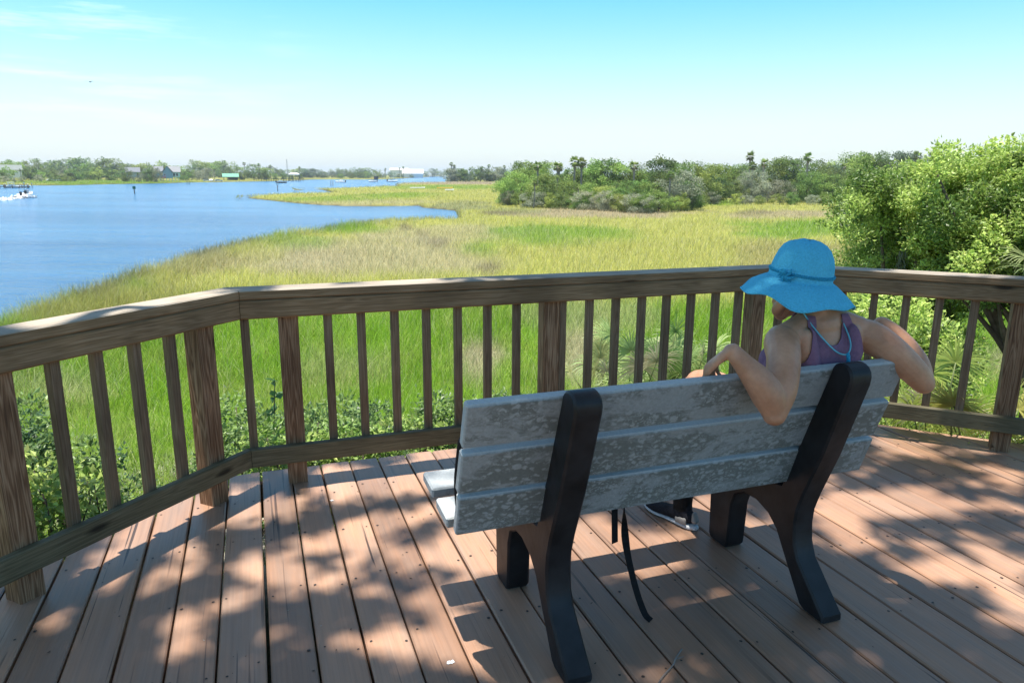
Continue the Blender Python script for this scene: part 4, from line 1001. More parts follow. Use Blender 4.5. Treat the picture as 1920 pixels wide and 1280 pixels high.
for i, k in enumerate(['dark', 'mid', 'light', 'grey', 'yellow', 'blue']):
    PROTO['near_'+k] = [broad_proto(100+i*10+j, k, .034, 6500, [1.1, 1.35, 1.55][j], .05) for j in range(3)]
    PROTO['far_'+k] = [broad_proto(200+i*10+j, k, .062, 2000, [1.15, 1.4, 1.65][j], .05) for j in range(3)]
PROTO['palm'] = [palm_proto(300+j) for j in range(4)]
KINDNAME = {'dark': 'dark green', 'mid': 'mid green', 'light': 'pale green', 'grey': 'grey green', 'yellow': 'yellow green', 'blue': 'dull blue green'}
TREES = []
def plant(kind, near, P, h, w=1.0, rz=0, j=0, meta=None):
    proto = PROTO['palm' if kind == 'palm' else ('near_' if near else 'far_')+kind]; tm, cm = proto[j % len(proto)]
    nm = 'palm_tree' if kind == 'palm' else 'broadleaf_tree'
    o = empty(nm, tuple(P), rz); o.scale = (h*w, h*w, h)
    for n_, me in (('trunk', tm), ('fronds' if kind == 'palm' else 'crown', cm)):
        c = bpy.data.objects.new(n_, me); COL.objects.link(c); c.parent = o
    TREES.append((o, kind, meta)); return o
def strip(zone, x0, x1, base_fn, top_fn, step, kinds, near, wr=(.8, 1.15), palms=0.0, seed=0, row='front row', jitter=.25):
    rg = np.random.default_rng(seed); x = x0
    while x < x1:
        xx = x+rg.uniform(-.3, .3)*step; yb = base_fn(xx)
        d = ray(xx, yb); r = (EYE-ZM)/-d[2]*math.hypot(d[0], d[1]); r = min(r, 2600)
        P = at_r(xx, r); P[2] = max(P[2], ZM)
        k = 'palm' if rg.random() < palms else kinds[rg.integers(len(kinds))]
        top = top_fn(xx)+rg.uniform(-.15, jitter)*(yb-top_fn(xx)); h = h_for(xx, r, top, P[2])
        plant(k, near, P-np.array([0, 0, .1]), max(h, 1.2), (rg.uniform(*wr) if k != 'palm' else 1.0), rg.uniform(0, 6.28), rg.integers(9), dict(zone=zone, px=xx, row=row))
        x += step*rg.uniform(.75, 1.3)
I_ = lambda pts: (lambda x: float(np.interp(x, [p[0] for p in pts], [p[1] for p in pts])))
far_top = I_([(-60, 304), (0, 302), (40, 303), (80, 301), (110, 305), (150, 298), (170, 301), (200, 300), (240, 307), (300, 305), (340, 305), (360, 302), (392, 301), (420, 304), (450, 306), (480, 308), (520, 312), (560, 316)])
far_base = I_([(-60, 345), (0, 340), (100, 337.5), (200, 338.5), (300, 339.5), (400, 338), (500, 338), (560, 336.5)])
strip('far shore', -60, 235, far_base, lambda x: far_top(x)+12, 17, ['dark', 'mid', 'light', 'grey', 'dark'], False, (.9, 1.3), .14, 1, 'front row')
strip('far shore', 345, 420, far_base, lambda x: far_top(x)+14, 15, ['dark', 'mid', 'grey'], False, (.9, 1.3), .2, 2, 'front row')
strip('far shore', 446, 560, far_base, lambda x: far_top(x)+10, 14, ['dark', 'mid', 'dark'], False, (.9, 1.3), .12, 3, 'front row')
strip('far shore', -60, 560, lambda x: far_base(x)-4.5, far_top, 13, ['mid', 'light', 'light', 'dark', 'mid'], False, (1.1, 1.6), .05, 4, 'back row')
strip('far shore', 236, 300, lambda x: far_base(x)+2.6, lambda x: 317.5+2*math.sin(x), 8, ['grey', 'dark', 'mid'], False, (.8, 1.1), .35, 5, 'waterside row')
strip('far shore', -60, 130, lambda x: far_base(x)+3.0, lambda x: 328+2*math.sin(x*.3), 15, ['grey', 'mid', 'grey'], False, (1.0, 1.5), .15, 6, 'waterside row')
mid_top = I_([(560, 316), (600, 319), (640, 317), (690, 315), (720, 318), (760, 322), (800, 319), (845, 318)])
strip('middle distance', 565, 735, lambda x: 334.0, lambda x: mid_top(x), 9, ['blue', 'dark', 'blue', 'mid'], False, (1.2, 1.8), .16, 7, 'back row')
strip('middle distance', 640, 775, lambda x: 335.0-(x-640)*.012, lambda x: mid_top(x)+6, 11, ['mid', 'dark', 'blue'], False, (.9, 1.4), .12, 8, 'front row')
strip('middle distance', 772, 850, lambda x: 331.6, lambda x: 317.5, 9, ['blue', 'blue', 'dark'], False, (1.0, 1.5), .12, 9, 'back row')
strip('marsh edge', 836, 945, lambda x: 341.0, lambda x: 316+2*math.sin(x*.2), 9, ['mid', 'blue', 'grey', 'dark'], False, (1.0, 1.4), .30, 10, 'front row')
strip('marsh edge', 850, 1010, lambda x: 337.0, lambda x: 318, 12, ['blue', 'dark'], False, (.9, 1.3), .1, 11, 'back row')
isl_top = I_([(930, 335), (950, 312), (985, 299), (1010, 306), (1040, 306), (1080, 297), (1120, 303), (1160, 300), (1200, 300), (1250, 296), (1300, 303), (1330, 303)])
isl_base = I_([(930, 380), (1000, 387), (1100, 391), (1200, 397), (1260, 395), (1310, 391)])
strip('island', 952, 1310, isl_base, lambda x: isl_top(x)+26, 25, ['mid', 'dark', 'light', 'grey', 'light', 'mid', 'mid'], True, (1.0, 1.35), .10, 12, 'front row', .35)
strip('island', 975, 1310, lambda x: isl_base(x)-10, lambda x: isl_top(x)+5, 17, ['mid', 'light', 'dark', 'mid', 'light'], True, (.95, 1.25), .26, 13, 'back row')
strip('island', 948, 1312, lambda x: isl_base(x)+2.5, lambda x: isl_base(x)-32, 24, ['grey', 'light', 'mid', 'mid', 'dark'], True, (1.1, 1.6), 0, 14, 'low shrubby edge')
wd_top = I_([(1290, 305), (1340, 306), (1400, 303), (1450, 303), (1500, 298), (1550, 301), (1600, 295), (1640, 292), (1700, 290), (1760, 292), (1850, 292), (1960, 290), (2100, 290)])
strip('right hand woods', 1305, 1640, lambda x: 380, lambda x: wd_top(x)+24, 21, ['grey', 'dark', 'mid', 'light', 'mid'], True, (.85, 1.2), .16, 15, 'front row', .3)
strip('right hand woods', 1290, 1990, lambda x: 371, lambda x: wd_top(x)+2, 15.5, ['mid', 'light', 'dark', 'mid', 'blue'], True, (.95, 1.25), .20, 16, 'back row', .12)
strip('right hand woods', 1310, 1620, lambda x: 384, lambda x: 360, 30, ['grey', 'mid', 'light', 'mid'], True, (1.1, 1.6), 0, 17, 'low shrubby edge')
# palms that stand out against the sky
for px, yb, yt, z_ in ((847, 341, 304, 'marsh edge'), (853, 341, 309, 'marsh edge'), (917, 341, 308.5, 'marsh edge'), (945, 341, 310, 'marsh edge'), (1007, 384, 302, 'island'), (1044, 384, 302, 'island'), (1078, 386, 292, 'island'), (1090, 386, 294, 'island'), (1188, 388, 300, 'island'), (1404, 374, 283, 'right hand woods'), (1432, 374, 297, 'right hand woods'), (1511, 374, 286, 'right hand woods'), (1410, 378, 302, 'right hand woods'), (756, 334, 312, 'middle distance'), (749, 334, 314.5, 'middle distance'), (723, 334, 315, 'middle distance'), (486, 335, 306, 'far shore'), (508, 335, 309, 'far shore'), (562, 335, 312, 'middle distance'), (1001, 391, 336, 'island')):
    d = ray(px, yb); r = (EYE-ZM)/-d[2]*math.hypot(d[0], d[1]); P = at_r(px, r); h = h_for(px, r, yt, P[2])
    plant('palm', True, P-np.array([0, 0, .1]), h*1.0, (1.0 if px not in (1404,) else .8), px, int(px), dict(zone=z_, px=px, row='tall'))
# labels: what it looks like and where it stands, counted from the nearest landmark
LAND = {'far shore': [(18, 'the grey roofed bungalow'), (315, 'the gabled house'), (433, 'the green roofed pavilion'), (551, 'the pier boathouse')], 'middle distance': [(551, 'the pier boathouse'), (700, 'the dark boat shed'), (765, 'the long white building')],
        'marsh edge': [(783, 'the white skiff'), (847, 'the twin palms')], 'island': [(985, 'the tall feathery pine'), (1084, 'the pair of tall palms'), (1290, 'the right end')], 'right hand woods': [(1404, 'the lone tall palm'), (1511, 'the shorter tall palm'), (1700, 'the big bush')]}
ORD = ['nearest', 'second', 'third', 'fourth', 'fifth', 'sixth', 'seventh', 'eighth', 'ninth', 'tenth', 'eleventh', 'twelfth', 'thirteenth', 'fourteenth', 'fifteenth', 'sixteenth', 'seventeenth', 'eighteenth', 'nineteenth', 'twentieth']
GR = {'far shore': 'trees along the far shore', 'middle distance': 'trees on the distant bank', 'marsh edge': 'trees at the back of the marsh', 'island': 'trees of the marsh hammock', 'right hand woods': 'trees of the woods behind the marsh'}
byk = {}
for o, kind, me_ in TREES:
    lx, ln_ = min(LAND[me_['zone']], key=lambda q: abs(q[0]-me_['px'])); side = 'left' if me_['px'] < lx else 'right'
    byk.setdefault((me_['zone'], me_['row'], kind, ln_, side), []).append((abs(me_['px']-lx), o))
ZS = {'far shore': 'far shore', 'middle distance': 'distant bank', 'marsh edge': 'marsh edge', 'island': 'hammock', 'right hand woods': 'woods'}
RW = {'front row': 'front row', 'back row': 'back row', 'waterside row': 'waterside row', 'low shrubby edge': 'low fringe', 'tall': 'skyline'}
for (zone, row, kind, ln_, side), lst in byk.items():
    for i, (_, o) in enumerate(sorted(lst, key=lambda q: q[0])):
        what = ('tall palm' if row == 'tall' else 'palm') if kind == 'palm' else KINDNAME[kind]+(' shrub' if row == 'low shrubby edge' else ' tree')
        tag(o, f'{what}, {ORD[min(i, 19)]} {side} of {ln_}, {ZS[zone]} {RW[row]}', 'palm' if kind == 'palm' else ('shrub' if row == 'low shrubby edge' else 'tree'), GR[zone])

# ------------------------------------------------------------------ the tree that spreads over the deck (its shade is what the photo shows)
LIT = [(150, 1172, 75, 16), (330, 1040, 75, 34), (395, 985, 60, 36), (240, 1095, 90, 26), (345, 1195, 55, 46), (425, 1133, 46, 22), (500, 955, 74, 46), (640, 905, 120, 32), (705, 955, 85, 44), (565, 1072, 88, 48), (478, 1062, 36, 26), (650, 1078, 55, 44), (600, 1008, 66, 22), (705, 1030, 75, 24), (525, 1190, 46, 22), (715, 1195, 95, 24), (772, 1065, 52, 40), (800, 1128, 50, 26), (905, 1010, 80, 34), (850, 1180, 62, 44), (905, 1245, 46, 34), (785, 1235, 66, 28), (860, 1080, 60, 34), (960, 1040, 60, 60),
       (820, 890, 75, 66), (870, 935, 60, 60), (1110, 1020, 80, 56), (1185, 1040, 110, 40), (1420, 1005, 66, 34), (1330, 960, 60, 40), (1220, 1080, 66, 18), (1290, 1138, 70, 16), (1385, 1105, 46, 14), (1452, 1112, 34, 14), (1300, 1245, 66, 18), (1640, 950, 125, 56), (1725, 868, 90, 40), (1850, 885, 80, 34), (1765, 965, 125, 48), (1605, 1000, 66, 40), (1855, 1055, 120, 52), (1905, 1150, 60, 50), (1755, 1055, 76, 40), (1690, 822, 56, 16), (1800, 832, 90, 17), (1905, 990, 60, 40), (1480, 1090, 40, 16), (960, 1000, 90, 30), (1250, 1010, 60, 26), (470, 1255, 40, 14), (620, 1260, 40, 14), (1660, 905, 60, 30), (1590, 930, 50, 30)]
DARK = [(1711, 870, 80, 11), (1742, 888, 110, 9), (1832, 862, 55, 11), (1789, 838, 44, 8), (1750, 991, 50, 13), (1868, 980, 62, 20), (1685, 900, 60, 8), (1900, 868, 40, 10), (1912, 1024, 40, 16), (1600, 912, 44, 8), (1660, 985, 40, 9), (1800, 1030, 40, 10), (1700, 1040, 40, 8), (1820, 920, 50, 9), (465, 1012, 46, 12), (535, 992, 50, 11), (615, 970, 52, 9), (700, 951, 52, 9), (785, 936, 52, 9), (850, 925, 30, 9), (300, 1060, 34, 10), (430, 1000, 40, 14), (610, 1050, 26, 12), (700, 1120, 60, 14), (590, 1150, 60, 14), (820, 1085, 30, 14), (540, 905, 30, 20)]
def lit_map(x, y):
    """1 where the photograph shows sun on the boards, at deck level; random dapple where it shows nothing"""
    Q = np.stack([x, y, np.zeros_like(x)], 1); front = y > .6; px, py = project(np.where(front[:, None], Q, [[0, 3, 0]]))
    wob = (hash_noise(x, y, .16, 31)-.5)*.9+(hash_noise(x, y, .06, 32)-.5)*.5
    v = np.full(len(x), -9.)
    for (cx, cy, rx, ry) in LIT: v = np.maximum(v, 1-((px-cx)/(rx*1.1))**2-((py-cy)/(ry*1.1))**2)
    for (cx, cy, rx, ry) in DARK: v = np.minimum(v, (((px-cx)/rx)**2+((py-cy)/ry)**2)-1.0)
    seen = front & (px > -60) & (px < 1980) & (py > 790) & (py < 1330)
    rnd = (hash_noise(x, y, .55, 33)*.6+hash_noise(x, y, .22, 34)*.4) > .53
    return np.where(seen, v+wob*.8 > -.16, rnd)
def build_canopy():
    rg = np.random.default_rng(41); root = tag(empty('oak_tree', tuple(L(-1.6, -5.2, -.6))), 'tall oak behind the deck whose boughs hang over it and dapple the boards', 'tree')
    n = 165000; s_ = rg.uniform(-3.2, 6.2, n); nn = rg.uniform(-3.4, 4.6, n); x = s_*us[0]+nn*un[0]; y = s_*us[1]+nn*un[1]
    d = deck_d(x, y); lit = lit_map(x, y)
    keep = (~lit) & (d < .25+.9*hash_noise(x, y, .8, 35))
    over = keep & ((d < -.05) | (hash_noise(x, y, .5, 36) > .46)); x, y = x[over], y[over]; n = len(x)
    h = 7.2+2.6*rg.uniform(0, 1, n)**.8
    P = np.stack([x, y, np.zeros(n)], 1)+SUNV/SUNV[2]*h[:, None]
    P += rg.normal(0, .018, P.shape)
    dd = unit(rg.normal(size=(n, 3))*[1, 1, .45]); tone = rg.uniform(.7, 1.3, n)[:, None]
    sd_ = unit(np.cross(dd, [0, 0, 1.])+rg.normal(0, .25, (n, 3)))
    V, Q, c = leaf_mesh(P, dd, rg.uniform(.085, .13, n), .062, np.array([.085, .13, .035])*tone, rg, side=sd_)
    cm = mesh_np('crown', V, Q, False, None, {'col': rgba(c)}); o = local(root, link('crown', cm, M_SHADE, root)); print('canopy leaves', n)
    base = L(-1.6, -5.2, -.6); mb = MB(); fork = L(-1.2, -3.9, 4.2)
    mb.tube(bez([base-uz*.3, L(-1.7, -4.9, 2.2), fork], 12), np.linspace(.34, .24, 12), 14)
    up = lambda px, py, h: gp(px, py, 0)+SUNV/SUNV[2]*h
    for pts, r in (([fork, L(-1.4, -1.0, 5.6), up(250, 1090, 5.7), up(450, 1008, 5.9), up(640, 965, 6.1), up(840, 930, 6.3)], .085), ([fork, L(.6, -1.6, 6.4), L(1.9, -.9, 7.4)], .08),
                   ([fork, L(2.2, -2.2, 6.2), L(3.6, -1.6, 7.2)], .07), ([up(450, 1008, 5.9), up(560, 985, 6.5), up(590, 870, 6.9)], .03), ([fork, L(-2.4, -1.5, 5.9), L(-2.2, 1.4, 9.2)], .07)):
        mb.tube(bez(pts, 26), np.linspace(r*.8, r*.15, 26), 8)
    local(root, mb.build('trunk', M_TRUNK, root, True))
build_canopy()

# ------------------------------------------------------------------ big bush and its neighbour right of the deck
def inside(poly, x, y):
    ins = np.zeros(len(x), bool); p = np.asarray(poly, float)
    for i in range(len(p)):
        a_, b_ = p[i], p[(i+1) % len(p)]; ins ^= ((a_[1] > y) != (b_[1] > y)) & (x < (b_[0]-a_[0])*(y-a_[1])/(b_[1]-a_[1]+1e-9)+a_[0])
    return ins
def near_tree(poly, r0, r1, trunk_at, nl, n_leaf, seed, label, leaf, moss):
    rg = np.random.default_rng(seed); base = trunk_at; root = tag(empty('evergreen_tree', tuple(base)), label, 'tree', None)
    poly = np.array(poly); lo, hi = poly.min(0), poly.max(0); cl = []; tones = []
    while len(cl) < nl:
        px, py = rg.uniform(lo[0], hi[0]), rg.uniform(lo[1], hi[1])
        if not inside(poly, np.array([px]), np.array([py]))[0]: continue
        r = rg.uniform(r0, r1); d = ray(px, py); P = EYEP+d*(r/math.hypot(d[0], d[1])); gz = float(ground_z(P[0], P[1]))
        if P[2] < gz+.35: continue
        # a bough: a loose cushion of sprays with gaps to the next bough, some sprays standing out of it
        R_ = rg.uniform(.30, .55)*(1.0 if py > 330 else .7); tn = rg.uniform(-.2, 1.2)
        for q_ in range(10):
            o_ = unit(rg.normal(size=3)+[0, 0, .55]); f_ = rg.uniform(.55, 1.05)+(.35 if rg.random() < .12 else 0); Q_ = P+o_*R_*f_*[1, 1, .75]
            if Q_[2] > gz+.25: cl.append((*Q_, rg.uniform(.09, .19)*(.6 if f_ > 1.1 else 1))); tones.append(tn+rg.normal(0, .12))
    cl = np.array(cl); nl = len(cl); V, Q, c = crown(rg, cl, n_leaf, leaf, ([.18, .27, .06], [.44, .57, .14]), .28, .5, tones=np.array(tones))
    local(root, link('crown', mesh_np('crown', V, Q, False, None, {'col': rgba(c)}), M_LEAF, root))
    tips = cl[rg.permutation(nl)[:26], :3]; mb = limb_tree(rg, base, tips, .13, .32, .10)
    local(root, mb.build('trunk', M_TRUNK, root, True))
    if moss:
        for k in range(moss):
            Vm, Qm, Cm, off = [], [], [], 0; c0 = cl[rg.integers(nl)]; st = c0[:3]+rg.normal(0, .08, 3)-[0, 0, c0[3]*.6]
            for q in range(16):
                b0 = st+rg.normal(0, .022, 3); ln = rg.uniform(.15, .5); n_ = 5; pts = np.stack([b0+np.array([rg.normal(0, .010)*i, rg.normal(0, .010)*i, -ln*i/n_]) for i in range(n_+1)])
                w = np.array([rg.normal(), rg.normal(), 0]); w = w/np.linalg.norm(w)*.006
                v = np.stack([pts-w, pts+w], 1).reshape(-1, 3); Vm.append(v); Qm += [[off+2*i, off+2*i+1, off+2*i+3, off+2*i+2] for i in range(n_)]; Cm.append(np.tile([[.20, .215, .16]], (len(v), 1))*rg.uniform(.6, 1.2)); off += len(v)
            local(root, link('moss', mesh_np('moss', np.concatenate(Vm), np.array(Qm), False, None, {'col': rgba(np.concatenate(Cm))}), M_LEAF, root))
near_tree([(1596, 372), (1606, 375), (1648, 352), (1700, 342), (1760, 340), (1800, 345), (1830, 400), (1800, 470), (1790, 560), (1760, 640), (1700, 655), (1640, 640), (1612, 590), (1625, 540), (1610, 500), (1622, 470), (1596, 440)], 10.2, 13.6, at_r(1792, 11.0), 900, 170000, 51, 'bushy evergreen tree with bright leaves just beyond the right railing', .044, 22)
near_tree([(1740, 352), (1790, 330), (1850, 306), (1900, 306), (1990, 300), (2120, 320), (2150, 600), (1980, 600), (1930, 560), (1880, 560), (1820, 575), (1770, 560), (1750, 470)], 9.4, 12.6, at_r(2080, 10.9), 800, 170000, 52, 'taller bright leaved evergreen tree rising at the right edge of the view', .045, 22)
near_tree([(1640, 610), (1700, 590), (1760, 600), (1765, 690), (1700, 720), (1650, 700)], 7.2, 9.2, at_r(1700, 8.2), 120, 18000, 53, 'low leafy evergreen sapling under the bushy tree, seen through the right railing', .05, 0)

# ------------------------------------------------------------------ palmettos
def fan_plant(name, P, nf, stem, R, label, seed, cat='palmetto', group=None, pal=((.14, .23, .06), (.30, .39, .13)), el=(15, 85), lean=None):
    rg = np.random.default_rng(seed); P = np.asarray(P, float); root = tag(empty(name, tuple(P)), label, cat, group); V, Q, C, off = [], [], [], 0; mb = MB()
    for k in range(nf):
        a_ = rg.uniform(0, 6.283); e = math.radians(rg.uniform(*el)); d = np.array([math.cos(a_)*math.cos(e), math.sin(a_)*math.cos(e), math.sin(e)])
        if lean is not None: d = unit(d+np.asarray(lean))
        st = P+np.array([rg.normal(0, .05), rg.normal(0, .05), 0]); ln = stem*rg.uniform(.65, 1.15); tip = st+d*ln+np.array([0, 0, -.08*ln]); mb.tube(bez([st, st+d*ln*.55+[0, 0, .03], tip], 5), [.008, .006, .006, .005, .004], 5)
        fd = unit(d+np.array([0, 0, -.25])); side = unit(np.cross(fd, [0, 0, 1.])); nrm = np.cross(side, fd); m = rg.integers(28, 36); t = np.linspace(-2.15, 2.15, m)
        dirs = unit(fd*np.cos(t)[:, None]+side*np.sin(t)[:, None]+nrm*(.12+.10*rg.normal(size=m))[:, None]); lnf = R*rg.uniform(.85, 1.15)*(1-.12*np.abs(t))*rg.uniform(.88, 1.08, m)
        tone = rg.uniform(0, 1); col = np.array(pal[0])*(1-tone)+np.array(pal[1])*tone
        if rg.random() < .05: col = np.array([.46, .42, .26])
        w = .0078*(R/.30)**.5; sd_ = unit(np.cross(dirs, nrm+1e-4)); seg = 4; rows = []
        for i in range(seg+1):
            f = i/seg; c_ = tip+dirs*(lnf*f)[:, None]+np.array([0, 0, -1.])*(lnf*.42*f**2.4)[:, None]; ww = w*(math.sin(math.pi*min(.97, .12+.85*f))**.6)*(1-.55*f)
            rows += [c_-sd_*ww, c_+sd_*ww]
        v = np.stack(rows, 1).reshape(-1, 3); kk = 2*(seg+1); b = (np.arange(m)*kk)[:, None]
        for i in range(seg): Q.append(b+off+np.array([[2*i, 2*i+1, 2*i+3, 2*i+2]]))
        V.append(v); C.append(np.repeat(col[None]*rg.uniform(.85, 1.15, m)[:, None], kk, 0)); off += len(v)
    local(root, link('fronds', mesh_np('fronds', np.concatenate(V), np.concatenate(Q), False, None, {'col': rgba(np.concatenate(C))}), M_LEAF, root))
    local(root, mb.build('stems', plain('palmetto_stem', (.14, .17, .06), .6), root, True)); return root
def gd(th_key, t, d):
    """point d metres beyond a railing section, t along it, on the ground"""
    P0 = {'mid': C1, 'left': C0, 'right': C2}[th_key]; P = P0+V_(ang[th_key])*t+N_(ang[th_key])*(d+.2); P[2] = float(ground_z(P[0], P[1])); return P
def fan_at(px, yc, r, nf, R, lb, seed, **kw):
    P = at_r(px, r)
    while deck_d(P[0], P[1]) < .42: r += .05; P = at_r(px, r)
    st = max(.12, h_for(px, r, yc, P[2])/.80); return fan_plant('palmetto', P, nf, st, R, lb, seed, group='palmettos beyond the railing', **kw)
BRT = dict(pal=((.19, .31, .085), (.46, .56, .22)), el=(48, 88))
fan_at(1205, 705, 6.0, 20, .29, 'spiky pale green palmetto behind the middle of the bench, left one of the clump', 60, **BRT)
fan_at(1256, 672, 6.6, 22, .33, 'tallest palmetto of the clump beyond the bench back', 61, **BRT)
fan_at(1308, 690, 6.2, 20, .31, 'palmetto behind the seated person\'s left hand', 62, **BRT)
fan_at(1172, 712, 6.3, 9, .24, 'small palmetto with yellowing fronds, nearest the middle post', 63, pal=((.34, .36, .12), (.55, .55, .26)), el=(40, 85))
BR2 = dict(pal=((.30, .40, .07), (.56, .62, .18)), el=(45, 86))
fan_at(1722, 768, 5.6, 16, .28, 'bright palmetto just past the seated person\'s right elbow', 70, **BR2)
fan_at(1838, 765, 5.2, 18, .30, 'broad bright palmetto between the two right hand posts', 71, **BR2)
fan_at(1930, 785, 5.0, 10, .28, 'low yellowish palmetto at the foot of the right post', 72, pal=((.40, .40, .08), (.60, .56, .18)), el=(40, 85))
fan_at(1790, 805, 4.7, 9, .24, 'low palmetto poking under the right bottom rail', 73, **BR2)
P = at_r(2012, 8.8); mbp = P.copy(); mbp[2] = EYE-1.05
pr = fan_plant('young_palm', mbp, 9, .45, .42, 'young palm with long drooping fan fronds at the right edge above the railing', 80, cat='palm', pal=((.17, .24, .09), (.33, .38, .17)), el=(10, 75))
mb = MB(); mb.tube(bez([P-uz*.1, (P+mbp)/2+[.03, 0, 0], mbp+uz*.08], 8), [.15, .13, .12, .12, .12, .12, .11, .09], 12); local(pr, mb.build('trunk', M_TRUNK, pr, True))

# ------------------------------------------------------------------ shrubs and weeds on the bank
def shrub(P, ytop, w, seed, label, pal, leaf=.045, n=1500):
    rg = np.random.default_rng(seed); P = np.asarray(P, float); qx = float(project(P)[0][0]); h = max(.2, h_for(qx, math.hypot(P[0], P[1]), ytop, P[2])); root = tag(empty('leafy_shrub', tuple(P)), label, 'shrub', 'shrubs on the bank below the railing'); cl = []
    for k in range(16):
        a_ = rg.uniform(0, 6.283); q = math.sqrt(rg.random())*w; z = rg.uniform(.22, .95)*h; cl.append((P[0]+q*math.cos(a_)*(1.1-.5*z/h), P[1]+q*math.sin(a_)*(1.1-.5*z/h), P[2]+z, rg.uniform(.07, .15)))
    cl = np.array(cl); V, Q, c = crown(rg, cl, n, leaf, pal, .25, .7); local(root, link('foliage', mesh_np('foliage', V, Q, False, None, {'col': rgba(c)}), M_LEAF, root))
    mb = MB()
    for t in cl[:9]: mb.tube(bez([P-uz*.05, (P+t[:3])/2+rg.normal(0, .03, 3), t[:3]], 5), [.008, .007, .006, .005, .003], 5)
    local(root, mb.build('stems', M_TRUNK, root, True))
PD = ([.11, .185, .065], [.24, .35, .11]); PL = ([.22, .34, .07], [.42, .52, .14])
lab_l = ['first gap from the corner', 'second gap from the corner', 'third gap from the corner', 'fourth gap from the corner', 'gap beside the far left post']
k = 0
for key, t, d, h, w, pal, lb in [('left', SIDE-.28, 1.3, 752, .42, PD, 'dark shrub seen just left of the corner post'), ('left', SIDE-.62, 1.2, 765, .40, PD, 'dark bushy shrub seen behind the second baluster left of the corner'), ('left', SIDE-1.0, 1.3, 770, .42, PD, 'dark low shrub behind the left hand post'), ('left', SIDE-.45, .5, 835, .30, PL, 'pale leafy plant close under the left bottom rail near the corner'), ('left', SIDE-.85, .50, 850, .30, PL, 'bright weed with large leaves between the two left posts'), ('left', SIDE-.70, .8, 818, .32, PL, 'yellow green bush in front of the dark shrubs at the left'), ('left', SIDE-1.35, .7, 850, .34, PL, 'leafy weed beyond the leftmost post'),
                               ('left', SIDE-.45, 1.0, 775, .38, PD, 'dark shrub between the second and third balusters left of the corner'), ('left', SIDE-.85, 1.4, 758, .42, PD, 'dark shrub beside the left hand post, further out'), ('left', SIDE-.15, .7, 800, .30, PD, 'dark low bush hard against the corner post'), ('left', SIDE-1.2, 1.6, 765, .42, PD, 'dark shrub far out beyond the leftmost post'), ('mid', .22, .8, 790, .30, PD, 'dark low bush at the foot of the first middle post'), ('mid', .52, 1.5, 745, .42, PD, 'dark shrub further out between the first and second middle balusters'),
                               ('mid', -.05, 1.0, 752, .38, PD, 'dark fine leaved bush right of the corner baluster'), ('mid', .36, 1.0, 768, .40, PD, 'bushy shrub behind the first middle post'), ('mid', .72, 1.1, 748, .40, PD, 'dark shrub behind the third middle baluster'), ('mid', 1.05, 1.0, 752, .40, PD, 'dark shrub left of the bench back'), ('mid', 1.40, 1.1, 756, .40, PD, 'green shrub behind the left end of the bench back'), ('mid', .15, .45, 812, .28, PL, 'pale weedy clump under the bottom rail at the corner'), ('mid', .60, .55, 785, .30, PL, 'light green leafy clump at the foot of the first middle balusters'), ('mid', .95, .6, 770, .30, PL, 'light green bush just left of the bench'), ('mid', 1.75, 1.2, 745, .36, PD, 'low dark shrub hidden mostly by the bench back'), ('right', .55, .8, 735, .34, PL, 'light green bush below the seated person\'s elbow'), ('right', .25, 1.0, 725, .34, PD, 'dark shrub behind the right end of the bench'), ('right', 1.3, .8, 770, .3, PL, 'leafy weed outside the right end post')]:
    shrub(gd(key, t, d), h, w, 400+k, lb, pal, .034 if pal is PD else .038, 2400 if pal is PD else 1300); k += 1
# a tall weed with big dark leaves standing above the others
rg = np.random.default_rng(91); P = gd('mid', .08, .95); tw = tag(empty('tall_weed', tuple(P)), 'tall dark leaved weed standing above the shrubs right of the corner', 'plant'); pts = bez([P, P+[.02, .0, .5], P+[.06, .02, 1.05]], 12); mb = MB(); mb.tube(pts, np.linspace(.007, .003, 12), 5); local(tw, mb.build('stem', M_TRUNK, tw, True))
C_ = pts[np.repeat(np.arange(5, 12), 4)]; dd = unit(rg.normal(size=(len(C_), 3))*[1, 1, .4]+[0, 0, .1]); V, Q, c = leaf_mesh(C_, dd, rg.uniform(.05, .09, len(C_)), .045, np.array([[.09, .19, .075]])*rg.uniform(.7, 1.3, (len(C_), 1)), rg); local(tw, link('leaves', mesh_np('leaves', V, Q, False, None, {'col': rgba(c)}), M_LEAF, tw))

